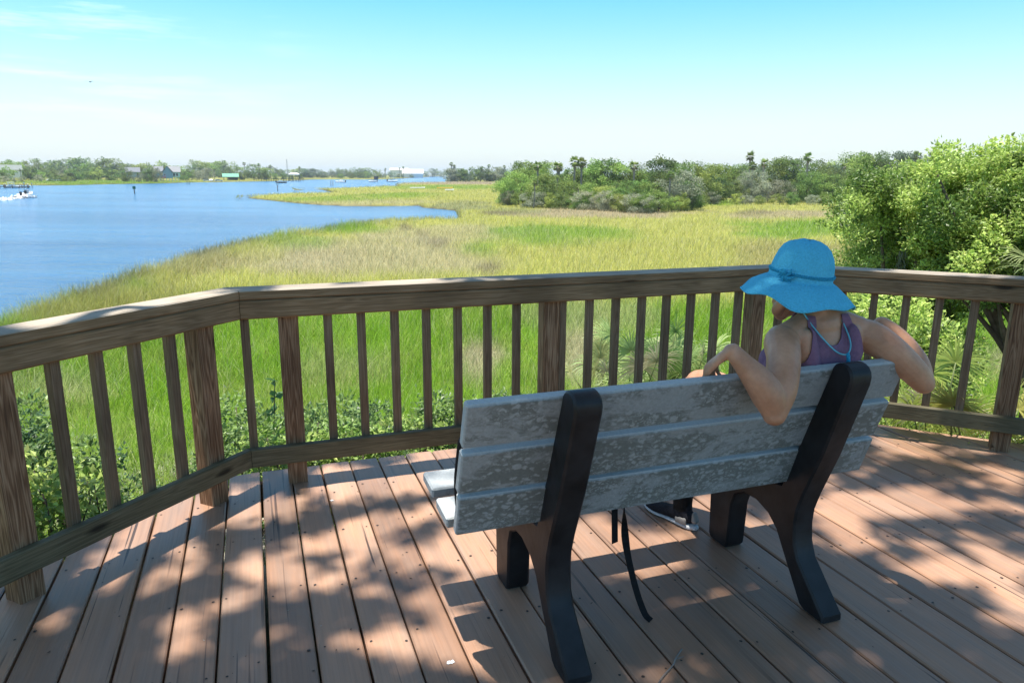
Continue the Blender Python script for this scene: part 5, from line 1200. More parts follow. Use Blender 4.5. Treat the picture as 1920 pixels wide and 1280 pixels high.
def build_weeds():
    rg = np.random.default_rng(95); n = 60000; s_ = rg.uniform(-4.5, 7.5, n); nn = rg.uniform(-3, 9.5, n); x = s_*us[0]+nn*un[0]; y = s_*us[1]+nn*un[1]; d = deck_d(x, y)
    m1 = hash_noise(x, y, .45, 41); ok = (d > .24) & (d < 5) & (y > .3) & (m1 > .36-.1*(d > 1.2)); x, y, d, m1 = x[ok], y[ok], d[ok], m1[ok]; n = len(x); z = ground_z(x, y)
    hgt = rg.uniform(0, 1, n)**1.5*(.05+.30*smooth((m1-.36)/.3))*np.interp(d, [.2, 1, 3], [.6, 1, 1.3])
    P = np.stack([x, y, z+hgt], 1); dd = unit(rg.normal(size=(n, 3))*[1, 1, .5]+[0, 0, .35]); tone = hash_noise(x, y, .35, 42)[:, None]; c = np.array([.09, .165, .04])*(1-tone)+np.array([.30, .40, .09])*tone; c *= rg.uniform(.65, 1.3, n)[:, None]
    lit = rg.random(n) < .05; c[lit] = np.array([.34, .20, .09]); P[lit, 2] = z[lit]+.01
    V, Q, cc = leaf_mesh(P, dd, rg.uniform(.025, .065, n), rg.uniform(.014, .034, n), c, rg)
    # thin grass among them
    ng = 42000; s_ = rg.uniform(-4.5, 7.5, ng); nn = rg.uniform(-3, 9.5, ng); x = s_*us[0]+nn*un[0]; y = s_*us[1]+nn*un[1]; d = deck_d(x, y); ok = (d > .24) & (d < 4.6) & (y > .3) & (hash_noise(x, y, .6, 43) > .35); x, y, d = x[ok], y[ok], d[ok]; ng = len(x)
    B = np.stack([x, y, ground_z(x, y)-.01], 1); gc = np.where((rg.random(ng) < .3)[:, None], np.array([.50, .46, .30]), np.array([.22, .34, .06]))*rg.uniform(.7, 1.25, (ng, 1))
    V2, q2, t2, c2 = blades(B, rg.uniform(.10, .34, ng)*np.interp(d, [.2, 1.5, 4], [.7, 1.1, 1.6]), rg.uniform(.004, .007, ng), rg.uniform(0, 6.28, ng), np.abs(rg.normal(.4, .3, ng)), gc, 2, np.abs(rg.normal(.9, .5, ng)))
    o = len(V); me = mesh_np('bank_weeds', np.concatenate([V, V2]), [np.concatenate([Q, q2+o]), t2+o], False, None, {'col': rgba(np.concatenate([cc, c2]))})
    tag(link('bank_weeds', me, M_LEAF), 'mixed low weeds and thin grass on the sandy bank below the deck', 'weeds', kind='stuff')
build_weeds()

# ------------------------------------------------------------------ far things on the water and the banks
def spot(px, y=None, r=None, z=None):
    """ground (or water) point in the photo's direction px; y: its row, or r: distance. returns point, across, away, metres per photo pixel"""
    if r is None:
        d = ray(px, y); zz = ZW if z is None else z; t = (zz-EYE)/d[2]; P = EYEP+d*t; r = math.hypot(P[0], P[1])
    else:
        d = ray(px, 328); hh = math.hypot(d[0], d[1]); P = np.array([d[0]/hh*r, d[1]/hh*r, ZM if z is None else z])
    P = P.copy(); P[2] = (ZW if z is None else z) if y is not None else P[2]
    ey = np.array([P[0], P[1], 0])/math.hypot(P[0], P[1]); ex = np.array([ey[1], -ey[0], 0]); return P, ex, ey, r/F*math.hypot(ray(px, 328)[0], ray(px, 328)[1])
M_ROOFG = plain('grey_metal_roof', (.115, .13, .155), .5, .1, 2); M_ROOFGREEN = plain('green_metal_roof', (.14, .36, .25), .45, .1, 2); M_ROOFW = plain('white_roof', (.75, .76, .76), .5, .06, 2)
M_WALLB = plain('blue_painted_siding', (.20, .33, .46), .7, .1, 3); M_WALLT = plain('teal_painted_siding', (.36, .55, .55), .7, .1, 3); M_WALLW = plain('white_siding', (.72, .72, .70), .7, .06, 3); M_GLASS = plain('dark_window_glass', (.04, .05, .06), .15, .2, 3)
M_REDP = plain('red_paint', (.5, .05, .04), .5, .1, 3); M_YEL = plain('yellow_hull', (.75, .52, .10), .45, .1, 3); M_SHED = plain('dark_shed_wood', (.06, .065, .06), .8, .2, 2); M_GREENSIGN = plain('green_marker', (.02, .16, .10), .5, .1, 4); M_FOAM = plain('foam', (.82, .85, .86), .7, .1, 2)
def gable(mb, c, ex, ey, w, d, h, over=.4, along=True):
    """gable roof with eaves centre c; ridge along ex if along else along ey"""
    a_, b_ = (ex, ey) if along else (ey, ex); W, D = (w, d) if along else (d, w)
    W += over*2; D += over*2; t = .18
    V = []
    for sx_ in (-1, 1):
        for q, z in ((-1, 0), (0, h), (1, 0), (1, -t), (0, h-t), (-1, -t)): V.append(c+a_*sx_*W/2+b_*q*D/2+uz*z)
    mb.add(V, [(0, 1, 7, 6), (1, 2, 8, 7), (2, 3, 9, 8), (3, 4, 10, 9), (4, 5, 11, 10), (5, 0, 6, 11), (0, 5, 4, 1), (1, 4, 3, 2), (6, 7, 10, 11), (7, 8, 9, 10)])
def house(name, label, px, y, wpx, blocks, cat='house', r=None):
    P, ex, ey, m = spot(px, y, r, ZM); root = tag(empty(name, tuple(P)), label, cat)
    for (x0, x1, d0, d1, z0, z1, rh, along, wm, rm, wins) in blocks:
        c = P+ex*(x0+x1)/2*m+ey*(d0+d1)/2; W = (x1-x0)*m; D = d1-d0
        mb = MB(); mb.box(c+uz*(z0+z1)/2*m, [ex, ey, uz], (W/2, D/2, (z1-z0)/2*m)); a_, b_, w_, d_ = (ex, ey, W, D) if along else (ey, ex, D, W)
        mb.add([c+uz*z1*m+a_*sx_*w_/2+b_*q*d_/2+uz*zz for sx_ in (-1, 1) for q, zz in ((-1, 0), (1, 0), (0, rh*m))], [(0, 1, 2), (3, 5, 4), (0, 2, 5, 3), (1, 4, 5, 2)])
        wl = local(root, mb.build('wall', wm, root)); mb = MB(); gable(mb, c+uz*(z1*m+.12), ex, ey, W, D, rh*m+.1, .6, along); local(root, mb.build('roof', rm, root))
        for wx, wz, ww, wh in wins:
            mb = MB(); mb.box(P+ex*wx*m+ey*(d0-.06)+uz*wz*m, [ex, ey, uz], (ww*m/2, .05, wh*m/2)); f_ = local(root, mb.build('window', M_WALLW, root)); mb = MB(); mb.box(P+ex*wx*m+ey*(d0-.12)+uz*wz*m, [ex, ey, uz], (ww*m*.42, .04, wh*m*.42)); mb.build('pane', M_GLASS, f_)
    return root
# gabled stilt house on the far shore
h1 = house('stilt_house', 'blue gabled house on stilts with grey metal roofs on the far shore', 315, 340, 0, [(-6.5, 7, 0, 9, 4.5, 12.5, 9.5, False, M_WALLB, M_ROOFG, [(-3.4, 17, 2.4, 2.2), (-3.4, 9.5, 2, 2.6)]), (1, 17, 1.5, 10, 6, 13, 8, True, M_WALLT, M_ROOFG, [(9, 9.5, 3, 4.5), (13, 9.5, 3, 4.5)]), (-16, -6, 3, 12, 6, 14, 7, True, M_WALLB, M_ROOFG, [(-9, 10, 2, 3)])])
P, ex, ey, m = spot(315, 340, None, ZM)
for k in range(8):
    mb = MB(); mb.box(P+ex*(-14+4*k)*m+ey*.6+uz*2.4*m, [ex, ey, uz], (.18, .18, 2.5*m)); local(h1, mb.build('stilt', M_WALLT, h1))
mb = MB(); mb.box(P+ex*(-5.0)*m-ey*1.4+uz*5*m, [ex, ey, uz], (2.6*m, .9, .12)); [mb.box(P+ex*(-7.4+1.2*k)*m-ey*2.2+uz*6.2*m, [ex, ey, uz], (.09, .06, 1.2*m)) for k in range(5)]; local(h1, mb.build('porch', M_REDP, h1))
house('stilt_house', 'pale grey roofed wing of a house showing left of the blue gabled house', 256, 340, 0, [(-12, 5, 8, 18, 5, 12.5, 6.5, True, M_WALLB, M_ROOFG, [(-6, 9.5, 3, 3)])])
house('bungalow', 'low grey roofed bungalow at the left end of the far shore', 17, 338, 0, [(-14, 14, 0, 12, 3, 12, 6, True, M_WALLW, plain('greygreen_roof', (.15, .18, .17), .6), [(-6, 7, 4, 3), (5, 7, 4, 3)])])
# green roofed open pavilion
P, ex, ey, m = spot(433, 338.5, None, ZM); pv = tag(empty('pavilion', tuple(P)), 'open picnic pavilion with a green metal roof on the far shore', 'pavilion'); mb = MB(); gable(mb, P+ey*4+uz*5.5*m, ex, ey, 22*m, 9, 5.2*m, .6, True); local(pv, mb.build('roof', M_ROOFGREEN, pv))
for k in range(5):
    for dd_ in (0.3, 7.7): mb = MB(); mb.box(P+ex*(-10+5*k)*m+ey*dd_+uz*2.8*m, [ex, ey, uz], (.2, .2, 2.9*m)); local(pv, mb.build('post', M_SHED, pv))
mb = MB(); mb.box(P+ex*3*m+ey*6+uz*2.4*m, [ex, ey, uz], (7*m, .2, 2.4*m)); local(pv, mb.build('back_wall', M_SHED, pv))
# pier with a roofed boathouse
P, ex, ey, m = spot(525, 340.2); pier = tag(empty('pier', tuple(P)), 'long wooden pier on piles running along the far shore to the boathouse', 'pier'); mb = MB(); mb.box(P+ex*0*m+uz*3.9*m, [ex, ey, uz], (38*m, 1.2, .14)); mb.box(P+uz*5.2*m-ey*1.1, [ex, ey, uz], (38*m, .05, .06)); local(pier, mb.build('walkway', M_PILE, pier))
for k in range(20): mb = MB(); mb.box(P+ex*(-36+3.8*k)*m-ey*(.9 if k % 2 else -.9)+uz*2.2*m, [ex, ey, uz], (.16, .16, 3.2*m)); local(pier, mb.build('pile', M_PILE if k % 3 else M_GREYBARK, pier))
P, ex, ey, m = spot(552, 339.4); bh = tag(empty('boathouse', tuple(P)), 'boathouse with a pale hipped roof on posts at the pier', 'boathouse'); mb = MB(); c = P+ey*3+uz*10.6*m
mb.add([c+ex*sx_*9.2*m+ey*sy_*4.6 for sx_, sy_ in ((-1, -1), (1, -1), (1, 1), (-1, 1))]+[c+ex*sx_*9.2*m+ey*sy_*4.6-uz*.25 for sx_, sy_ in ((-1, -1), (1, -1), (1, 1), (-1, 1))]+[c-ex*4.5*m+uz*2.6*m, c+ex*4.5*m+uz*2.6*m], [(0, 1, 9, 8), (1, 2, 9), (2, 3, 8, 9), (3, 0, 8), (0, 4, 5, 1), (1, 5, 6, 2), (2, 6, 7, 3), (3, 7, 4, 0), (7, 6, 5, 4)]); local(bh, mb.build('roof', M_ROOFW, bh))
for k in range(4):
    for dd_ in (-.8, 6.6): mb = MB(); mb.box(P+ex*(-7.8+5.2*k)*m+ey*dd_+uz*4.6*m, [ex, ey, uz], (.2, .2, 6.0*m)); local(bh, mb.build('post', M_PILE, bh))
mb = MB(); mb.box(P+ey*3+uz*6.4*m, [ex, ey, uz], (8.4*m, 3.6, .15)); local(bh, mb.build('deck', M_PILE, bh))
# dark boat shed, long white building, radio mast
P, ex, ey, m = spot(702, 336.6, None, ZM); sh = tag(empty('boat_shed', tuple(P)), 'small dark boat shed with a grey gable roof at the distant waterside', 'shed'); mb = MB(); mb.box(P+ex*3*m+ey*4+uz*2.6*m, [ex, ey, uz], (3.4*m, 4, 2.8*m)); local(sh, mb.build('wall', M_SHED, sh)); mb = MB(); gable(mb, P+ex*1.2*m+ey*4+uz*5.2*m, ex, ey, 9.5*m, 9, 2.8*m, .3, False); local(sh, mb.build('roof', M_ROOFG, sh))
P, ex, ey, m = spot(768, 333.2, None, ZM); m0 = m; wb = tag(empty('warehouse', tuple(P)), 'long white industrial building rising behind the distant trees', 'building'); mb = MB(); mb.box(P+ex*6*m+ey*40+uz*3.5*m, [ex, ey, uz], (18*m, 16, 3.5*m)); mb.box(P-ex*18*m+ey*60+uz*6.4*m, [ex, ey, uz], (16*m, 14, 6.4*m)); local(wb, mb.build('wall', M_WALLW, wb)); mb = MB(); gable(mb, P+ex*6*m+ey*40+uz*7.2*m, ex, ey, 37*m, 34, 7.5*m, .6, True); gable(mb, P-ex*18*m+ey*60+uz*13*m, ex, ey, 33*m, 30, 3.5*m, .6, True); local(wb, mb.build('roof', M_ROOFW, wb))
P, ex, ey, m = spot(539, r=900.); ht = h_for(539, 900., 298, ZM); mast = tag(empty('radio_mast', tuple(P)), 'thin lattice radio mast above the far trees', 'mast'); mb = MB(); [mb.tube([P+ex*math.cos(t_)*.9+ey*math.sin(t_)*.9, P+ex*math.cos(t_)*.5+ey*math.sin(t_)*.5+uz*ht], .16, 5) for t_ in (0, 2.1, 4.2)]; local(mast, mb.build('lattice', plain('galvanised_steel', (.35, .36, .37), .5), mast)); mb = MB()
for k in range(26): z0, z1 = ht*k/26, ht*(k+1)/26; mb.tube([P+ex*.7*math.cos(k*2.1)+ey*.7*math.sin(k*2.1)+uz*z0, P+ex*.7*math.cos(k*2.1+2.1)+ey*.7*math.sin(k*2.1+2.1)+uz*z1], .09, 4)
local(mast, mb.build('bracing', M_ROOFG, mast))
# small boats
def hull(mb, c, ex, ey, ln, w, h, bow=.35, mi=0):
    """boat hull along ex (bow at +ex), open top rounded in plan"""
    st = [(-.5, .86, 0), (-.2, 1, 0), (.15, .96, .04), (.36, .62, .14), (.5, .04, .30)]; V = []
    for x, ww, lift in st:
        for q, z in ((-1, 1+lift), (-.72, .12+lift*.6), (0, lift*.5), (.72, .12+lift*.6), (1, 1+lift), (.84, .94+lift), (.6, .55), (-.6, .55), (-.84, .94+lift)): V.append(c+ex*x*ln+ey*q*ww*w/2+uz*z*h)
    n_ = 9; P_ = [(r*n_+i, r*n_+(i+1) % n_, (r+1)*n_+(i+1) % n_, (r+1)*n_+i) for r in range(4) for i in range(n_)]+[tuple(range(8, -1, -1)), tuple(36+i for i in range(9))]; mb.add(V, P_, None, mi)
def heading(ex, ey, deg): t = math.radians(deg); a_ = ex*math.cos(t)+ey*math.sin(t); return a_, np.cross(uz, a_)
P, ex, ey, m = spot(50, 371); P[2] = ZW; fx, fy = heading(ex, ey, 66); B = P+uz*.1
mbt = tag(empty('motorboat', tuple(P)), 'white motorboat with a dark canopy speeding away across the river at left', 'boat'); mb = MB(); hull(mb, B, fx+uz*.05, fy, 4.9, 2.0, .9); local(mbt, mb.build('hull', M_WHITE, mbt, True))
mb = MB(); mb.box(B-fx*.4+uz*2.15, [fx, fy, uz], (1.05, .8, .05), .03); local(mbt, mb.build('canopy', M_DARK, mbt)); mb = MB(); [mb.tube([B+fx*a_+fy*b_+uz*.8, B+fx*a_*1.0-fx*.0+fy*b_+uz*2.12], .025, 6) for a_ in (-1.3, .45) for b_ in (-.72, .72)]; local(mbt, mb.build('canopy_poles', M_ROOFG, mbt))
mb = MB(); mb.box(B+fx*.35+uz*1.05, [fx, fy, uz], (.35, .4, .5), .05); local(mbt, mb.build('console', M_WHITE, mbt)); mb = MB(); mb.box(B-fx*2.35+uz*.85, [fx, fy, uz], (.22, .2, .45), .08); mb.box(B-fx*2.4+uz*.3, [fx, fy, uz], (.12, .08, .4), .03); local(mbt, mb.build('outboard_motor', M_DARK, mbt))
def sitter(name_pts, label, shirt, trousers, P0, fx, fy, hd, sc=1.0):
    fl = Flesh(); k = lambda x, y, z: tuple((lambda w: (w@us, w@un, w[2]))(P0+fx*x*sc+fy*y*sc+uz*z*sc))
    fl.limb([(*k(0, 0, .45), .17*sc, .13*sc), (*k(-.03, 0, .75), .16*sc, .11*sc), (*k(0, 0, 1.0), .17*sc, .11*sc)], 8, 10); fl.limb([(*k(0, 0, 1.02), .06*sc), (*k(.02, 0, 1.15), .06*sc)], 4, 8); fl.ball(k(.03, 0, 1.26), .11*sc)
    for q in (-1, 1): fl.limb([(*k(0, .09*q, .48), .09*sc), (*k(.42, .11*q, .50), .07*sc), (*k(.45, .11*q, .08), .05*sc), (*k(.55, .11*q, .04), .045*sc)], 10, 8); fl.limb([(*k(0, .21*q, .98), .055*sc), (*k(.08, .27*q, .72), .045*sc), (*k(.33, .18*q, .68), .035*sc)], 8, 8)
    me = fl.fuse('person', .035, 2); o = tag(link('person', me, shirt), label, 'person'); return o
sitter(0, 'tiny person in dark clothes at the wheel of the white motorboat', M_DARK, None, B+fx*-.35+uz*.28, fx, fy, 0)
sitter(0, 'tiny person in pale red shirt standing out near the motorboat\'s bow', plain('pale_red_shirt', (.55, .25, .22), .8), None, B+fx*.95+uz*.28, fx, fy, 0)
# its wake: spray and two widening foam lines
rg = np.random.default_rng(77); V, Q, off = [], [], 0
for k in range(3200):
    b = rg.random()**1.4; back = 1.2+b*34; sidew = rg.choice([-1, 1])*(0.5+back*.075)+rg.normal(0, .16+.02*back); zz = max(.03, (.55 if back < 4 else .12)*rg.random()*(1-b))
    c = P-fx*back+fy*sidew+uz*zz; s0 = rg.uniform(.18, .55)*(1+b); d_ = unit(rg.normal(size=3)*[1, 1, .25]); e_ = unit(np.cross(d_, [rg.normal()*.3, rg.normal()*.3, 1])); V += [c-d_*s0, c+e_*s0*.5, c+d_*s0, c-e_*s0*.5]; Q.append([off, off+1, off+2, off+3]); off += 4
for k in range(500):
    a_ = rg.uniform(-2.3, 1.9); sd_ = rg.choice([-1, 1]); c = P+fx*a_+fy*sd_*(1.0+.25*rg.random())+uz*rg.uniform(.02, .42); s0 = rg.uniform(.1, .3); d_ = unit(rg.normal(size=3)); e_ = unit(np.cross(d_, rg.normal(size=3))); V += [c-d_*s0, c+e_*s0*.6, c+d_*s0, c-e_*s0*.6]; Q.append([off, off+1, off+2, off+3]); off += 4
tag(link('boat_wake', mesh_np('boat_wake', np.array(V), np.array(Q)), M_FOAM), 'white foaming wake trailing behind the motorboat', 'wake', kind='stuff')
def small_boat(px, y, ln, label, deg, hullm, top=None, z=None, people=0, group=None):
    P, ex, ey, m = spot(px, y); P[2] = ZW if z is None else z; fx, fy = heading(ex, ey, deg); o = tag(empty('small_boat', tuple(P)), label, 'boat', group); mb = MB(); hull(mb, P-uz*.05, fx, fy, ln, ln*.34, .7*ln/5); local(o, mb.build('hull', hullm, o, True))
    mb = MB(); mb.box(P+uz*(.95*ln/5)-fx*.1*ln, [fx, fy, uz], (.16*ln, .11*ln, .4*ln/5), .04); local(o, mb.build('console', M_WHITE, o))
    if top is not None:
        mb = MB(); mb.box(P+uz*2.1*ln/5-fx*.08*ln, [fx, fy, uz], (.22*ln, .15*ln, .08), .03); [mb.tube([P-fx*.08*ln+fx*a_*ln+fy*b_*ln+uz*.5, P-fx*.08*ln+fx*a_*ln+fy*b_*ln+uz*2.1*ln/5], .05, 5) for a_ in (-.2, .2) for b_ in (-.13, .13)]; local(o, mb.build('canopy', top, o))
    mb = MB(); mb.box(P+uz*.7*ln/5-fx*.53*ln, [fx, fy, uz], (.06*ln, .05*ln, .5*ln/5), .03); local(o, mb.build('outboard_motor', M_DARK, o)); return o
small_boat(638, 342.2, 6.5, 'white motorboat heading left, nearest the pair of channel posts', 170, M_WHITE, None)
small_boat(699, 341.5, 6.5, 'white boat with a red canopy on the distant river', 205, M_WHITE, M_REDP)
small_boat(736, 341.0, 7.5, 'white boat with open cockpit at the right of the distant boats', 10, M_WHITE, M_WALLW)
small_boat(528, 343.4, 6.0, 'low dark skiff moored off the long pier', 0, M_SHED, None)
small_boat(810, 331.8, 16, 'large white cruiser at the river bend in the far distance', 20, M_WHITE, M_WALLW)
small_boat(831, 331.4, 10, 'white boat near the right bank at the river bend', 0, M_WHITE)
# craft lying in the marsh: hulls just above the grass
for px, y, ln, mt, lb in ((783, 356, 5.2, M_WHITE, 'white skiff showing above the marsh grass'), (834, 356, 5.6, M_YEL, 'yellow skiff showing above the marsh grass'), (843, 360.5, 2.6, M_WHITE, 'tiny white dinghy in the grass below the yellow skiff')):
    P, ex, ey, m = spot(px, y, None, ZM); o = tag(empty('skiff', tuple(P)), lb, 'boat'); mb = MB(); hull(mb, P+uz*.45, ex, ey, ln, 1.3, .42); local(o, mb.build('hull', mt, o, True)); mb = MB(); mb.box(P+uz*.84, [ex, ey, uz], (.16, .55, .03)); local(o, mb.build('thwart', M_PILE, o))
# channel markers and piles
def marker(px, y0, ytop, label, sign, sm):
    P, ex, ey, m = spot(px, y0); ht = h_for(px, math.hypot(P[0], P[1]), ytop, ZW); o = tag(empty('channel_marker', tuple(P)), label, 'channel marker'); mb = MB(); mb.tube([P-uz, P+uz*ht], .13, 8); local(o, mb.build('pile', M_PILE, o, True))
    if sign: mb = MB(); mb.box(P+uz*(ht-sign*.55)-ey*.3, [ex, ey, uz], (sign/2, .05, sign/2)); local(o, mb.build('sign', sm, o))
marker(252.6, 363.5, 349, 'dark channel marker post with a green board alone on the river', .75, M_GREENSIGN)
marker(521, 358.5, 343, 'channel marker post with a pale square board behind the marsh point', .8, M_WHITE)
marker(620.6, 348.5, 338.8, 'left post of the pair standing in the distant river', 0, None); marker(624.4, 348.5, 338.8, 'right post of the pair standing in the distant river', 0, None)
marker(46, 352.5, 342, 'pale topped mooring pile between the dock and the far grass', .4, M_WHITE); marker(60.5, 352.3, 343, 'mooring pile standing furthest right of the dock', .3, M_WHITE)
marker(351, 346.5, 337, 'left mooring pile below the gabled house', 0, None); marker(355, 346.5, 338, 'right mooring pile below the gabled house', 0, None)
# dock with its piles at the left edge
P, ex, ey, m = spot(16, 353.0); dk = tag(empty('dock', tuple(P)), 'wooden dock with white capped piles at the left edge of the river', 'dock'); mb = MB(); mb.box(P+uz*.55, [ex, ey, uz], (22*m, 1.1, .10)); local(dk, mb.build('walkway', M_PILE, dk))
for k, (x, dd_) in enumerate([(-20, -1), (-14, 1), (-8.5, -1), (-4, 1), (-2.5, -1), (4, 1.2), (11.5, -1), (14, 1), (19.5, -1), (20.5, 1.2)]):
    mb = MB(); mb.tube([P+ex*x*m+ey*dd_-uz, P+ex*x*m+ey*dd_+uz*1.25], .13, 8); pl = local(dk, mb.build('pile', M_PILE, dk, True)); mb = MB(); mb.tube([P+ex*x*m+ey*dd_+uz*1.25, P+ex*x*m+ey*dd_+uz*1.45], [.16, .06], 8); mb.build('pile_cap', M_WHITE, pl, True)
small_boat(24, 352.4, 4.6, 'white boat moored at the left edge dock', 5, M_WHITE, M_WALLW)
# cars and trailers parked under the far trees
def car(px, y, ln, label, mat, deg=0):
    P, ex, ey, m = spot(px, y, None, ZM); fx, fy = heading(ex, ey, deg); o = tag(empty('parked_car', tuple(P)), label, 'car', 'vehicles parked along the far shore'); mb = MB(); w = 1.8
    mb.prism([(-.5*ln, .35), (.5*ln, .35), (.5*ln, .8), (.42*ln, .92), (.22*ln, 1.0), (.10*ln, 1.5), (-.28*ln, 1.55), (-.42*ln, 1.05), (-.5*ln, .95)], P, fx, uz, fy, w/2); local(o, mb.build('body', mat, o)); mb = MB(); mb.prism([(.185*ln, 1.02), (.09*ln, 1.44), (-.26*ln, 1.48), (-.37*ln, 1.05)], P, fx, uz, fy, w/2+.02); local(o, mb.build('window', M_GLASS, o))
    for a_ in (-.3, .31):
        for b_ in (-1, 1): mb = MB(); mb.tube([P+fx*a_*ln+fy*b_*(w/2-.1)+uz*.33, P+fx*a_*ln+fy*b_*(w/2+.06)+uz*.33], .33, 12); local(o, mb.build('wheel', M_DARK, o))
for px, lb, mt, dg in ((97, 'white car parked under the dark far trees, left of three', M_WHITE, 20), (114, 'white car parked under the dark far trees, middle of three', M_WHITE, 0), (134, 'pale car parked under the dark far trees, right of three', M_ROOFG, 10), (389, 'white car parked left of the green roofed pavilion', M_WHITE, 0), (397, 'white van end on, beside the car left of the pavilion', M_WHITE, 80), (410, 'white car parked closest to the pavilion', M_WHITE, 5)): car(px, 340.0 if px < 200 else 340.6, 5.2, lb, mt, dg)

# ------------------------------------------------------------------ things on and around the bench
bagc = (1.04, 2.00, .44); bag = tag(empty('backpack', tuple(L(*bagc))), 'black backpack on the bench seat with its strap hanging below the slats', 'backpack')
fb = Flesh(); fb.limb([(1.04, 2.02, .50, .15, .07), (1.04, 2.01, .60, .155, .07), (1.04, 1.985, .70, .13, .05)], 10, 18, ref=(1., 0, 0)); bo = local(bag, link('bag_body', fb.fuse('bag_body', .012, 3), M_BLACKFAB, bag))
def strap(pts, w, name, tw=None):
    pts = bez(pts, 40); T = unit(np.gradient(pts, axis=0)); V, G = [], []; n_ = len(pts)
    for i in range(n_):
        f = i/(n_-1); sd_ = unit(np.array([math.cos(tw(f)), math.sin(tw(f)), 0])); sd_ = unit(sd_-T[i]*(sd_@T[i])); nn = np.cross(T[i], sd_)
        for a_, b_ in ((-1, -1), (1, -1), (1, 1), (-1, 1)): V.append(L(*(pts[i]+sd_*a_*w/2+nn*b_*.0009)))
    mb = MB(); mb.add(V, [(4*i+j, 4*i+(j+1) % 4, 4*i+4+(j+1) % 4, 4*i+4+j) for i in range(n_-1) for j in range(4)]+[(3, 2, 1, 0), (4*n_-4, 4*n_-3, 4*n_-2, 4*n_-1)]); return local(bag, mb.build(name, M_BLACKFAB, bag))
strap([(1.062, 1.96, .47), (1.061, 1.952, .40), (1.063, 1.95, .335), (1.066, 1.95, .276)], .026, 'short_strap', lambda f: .25)
strap([(1.088, 1.955, .47), (1.093, 1.945, .40), (1.098, 1.94, .30), (1.112, 1.93, .21), (1.138, 1.915, .10), (1.164, 1.90, .022), (1.178, 1.88, .004)], .025, 'long_strap', lambda f: .25+3.14*smooth(np.array(f*2.0)))
q_ = ray(857, 824); t_ = 1.965/(q_@un); P = EYEP+q_*t_; ps, pz = float(P@us), float(P[2]); pch = tag(empty('pouch', tuple(L(ps+.04, 1.99, .44))), 'black pouch on the seat peeking out past the left end of the bench back', 'pouch')
fb = Flesh(); fb.limb([(ps+.05, 2.00, .47, .05, .035), (ps+.05, 1.99, .56, .055, .04), (ps+.045, 1.965, pz-.01, .045, .028)], 10, 14, ref=(1., 0, 0)); local(pch, link('pouch_body', fb.fuse('pouch_body', .006, 2), M_BLACKFAB, pch)); mb = MB(); mb.tube([L(*x) for x in bez([(ps+.02, 1.966, pz+.005), (ps+.03, 1.965, pz+.035), (ps+.06, 1.965, pz+.035), (ps+.07, 1.966, pz+.005)], 10)], .006, 6); local(pch, mb.build('handle', M_BLACKFAB, pch, True))
def deck_at(px, py): return gp(px, py, .002)
# a curled dry leaf, a twig, bird droppings
P = deck_at(1868, 843); rg = np.random.default_rng(8); t_ = np.linspace(0, 1, 9); V = []
for f in t_:
    w = .016*math.sin(math.pi*min(.98, .08+.9*f)); c = P+us*(f-.5)*.085+un*.01*math.sin(5*f)+uz*(.004+.020*(2*f-1)**2)
    V += [c-un*w+uz*.010, c, c+un*w+uz*.012]
tag(link('dry_leaf', mesh_np('dry_leaf', np.array(V), np.array([[3*i+j, 3*i+j+1, 3*i+3+j+1, 3*i+3+j] for i in range(8) for j in range(2)]), True), plain('dry_leaf_brown', (.10, .065, .035), .8)), 'curled brown dry leaf lying on the deck near the right hand rail', 'leaf')
mb = MB(); mb.tube(bez([deck_at(1278, 1218)+uz*.004, deck_at(1266, 1240)+uz*.012, deck_at(1262, 1247)+uz*.004, deck_at(1238, 1276)+uz*.006, deck_at(1228, 1300)+uz*.004], 20), np.linspace(.0028, .0014, 20), 6); mb.tube([deck_at(1266, 1240)+uz*.010, deck_at(1282, 1236)+uz*.012], [.0016, .0008], 5)
tag(mb.build('twig', M_GREYBARK, None, True), 'thin grey twig lying on the shaded boards behind the bench', 'twig')
for px, py, sz, lb in ((622, 938, .008, 'small white dropping splash on the sunlit left boards'), (845, 1241, .010, 'pale dropping splash on the boards left of the bench leg')):
    rg = np.random.default_rng(px); c = deck_at(px, py); k = 14; rr_ = sz*rg.uniform(.55, 1.2, k); V = [c+uz*.004]+[c+(us*math.cos(6.283*i/k)*1.3+un*math.sin(6.283*i/k))*rr_[i]+uz*.0015 for i in range(k)]
    tag(link('bird_dropping', mesh_np('bird_dropping', np.array(V), np.array([[0, 1+i, 1+(i+1) % k] for i in range(k)]), True), M_FOAM), lb, 'dropping')
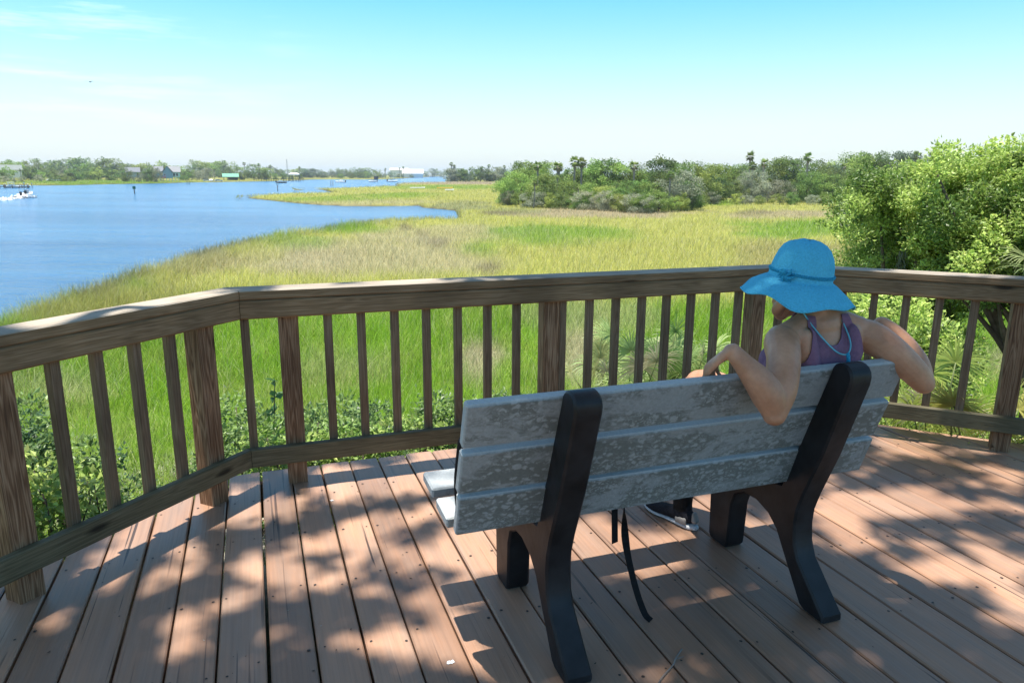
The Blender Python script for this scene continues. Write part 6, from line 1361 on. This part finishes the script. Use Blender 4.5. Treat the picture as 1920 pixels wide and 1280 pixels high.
# a bird far up at the left
d = ray(169, 154); P = EYEP+d/np.linalg.norm(d)*150; ex = Rr; mb = MB(); ey = np.cross(uz, ex); mb.tube([P-ey*.3, P, P+ey*.25], [.03, .10, .03], 8)
mb.add([P+ey*.1, P-ey*.12, P+ex*.5+uz*.16-ey*.05, P+ex*.95+uz*.02-ey*.16, P+ex*.5+uz*.16+ey*.12], [(0, 1, 2), (0, 2, 4), (2, 3, 4)]); mb.add([P+ey*.1, P-ey*.12, P-ex*.5+uz*.16-ey*.05, P-ex*.95+uz*.02-ey*.16, P-ex*.5+uz*.16+ey*.12], [(0, 2, 1), (0, 4, 2), (2, 4, 3)])
tag(mb.build('bird', M_DARK), 'tiny dark bird gliding high in the sky at the left', 'bird')

# ------------------------------------------------------------------ bits blown onto the boards
def build_litter():
    rg = np.random.default_rng(14); n = 420; s_ = rg.uniform(-2.6, 5.2, n); nn = rg.uniform(-1, 3.5, n); ok = np.array([all(v[0]*a_+v[1]*b_ < lim-.1 for v, lim in HP) for a_, b_ in zip(s_, nn)]); s_, nn = s_[ok], nn[ok]; n = len(s_)
    C = s_[:, None]*us+nn[:, None]*un+uz*.004; d = unit(np.stack([rg.normal(size=n), rg.normal(size=n), rg.normal(0, .12, n)], 1)); sd_ = unit(np.cross(d, np.array([0, 0, 1.])+rg.normal(0, .2, (n, 3))))
    c = np.where((rg.random(n) < .2)[:, None], np.array([.42, .38, .32]), np.array([.07, .05, .03]))*rg.uniform(.6, 1.4, (n, 1)); ln = rg.uniform(.004, .016, n)**1.0
    V, Q, cc = leaf_mesh(C, d, ln, ln*.4, c, rg, side=sd_); tag(link('leaf_litter', mesh_np('leaf_litter', V, Q, False, None, {'col': rgba(cc)}), M_LEAF), 'specks of leaf litter scattered over the deck boards', 'litter', kind='stuff')
build_litter()

# ------------------------------------------------------------------ thin summer haze over the river
def build_haze():
    mb = MB(); mb.box((-300, 2950, 20), np.eye(3), (3300, 3400, 26.0)); me = mb.mesh('haze'); m = bpy.data.materials.new('haze'); m.use_nodes = True; n = m.node_tree.nodes; n.clear(); out = n.new('ShaderNodeOutputMaterial'); v = n.new('ShaderNodeVolumePrincipled')
    v.inputs['Color'].default_value = (.80, .90, 1.0, 1); v.inputs['Density'].default_value = .00016; v.inputs['Anisotropy'].default_value = .2; m.node_tree.links.new(v.outputs[0], out.inputs['Volume'])
    tag(link('haze', me, m), 'thin pale haze over the river and marsh', 'haze', kind='stuff')
build_haze()
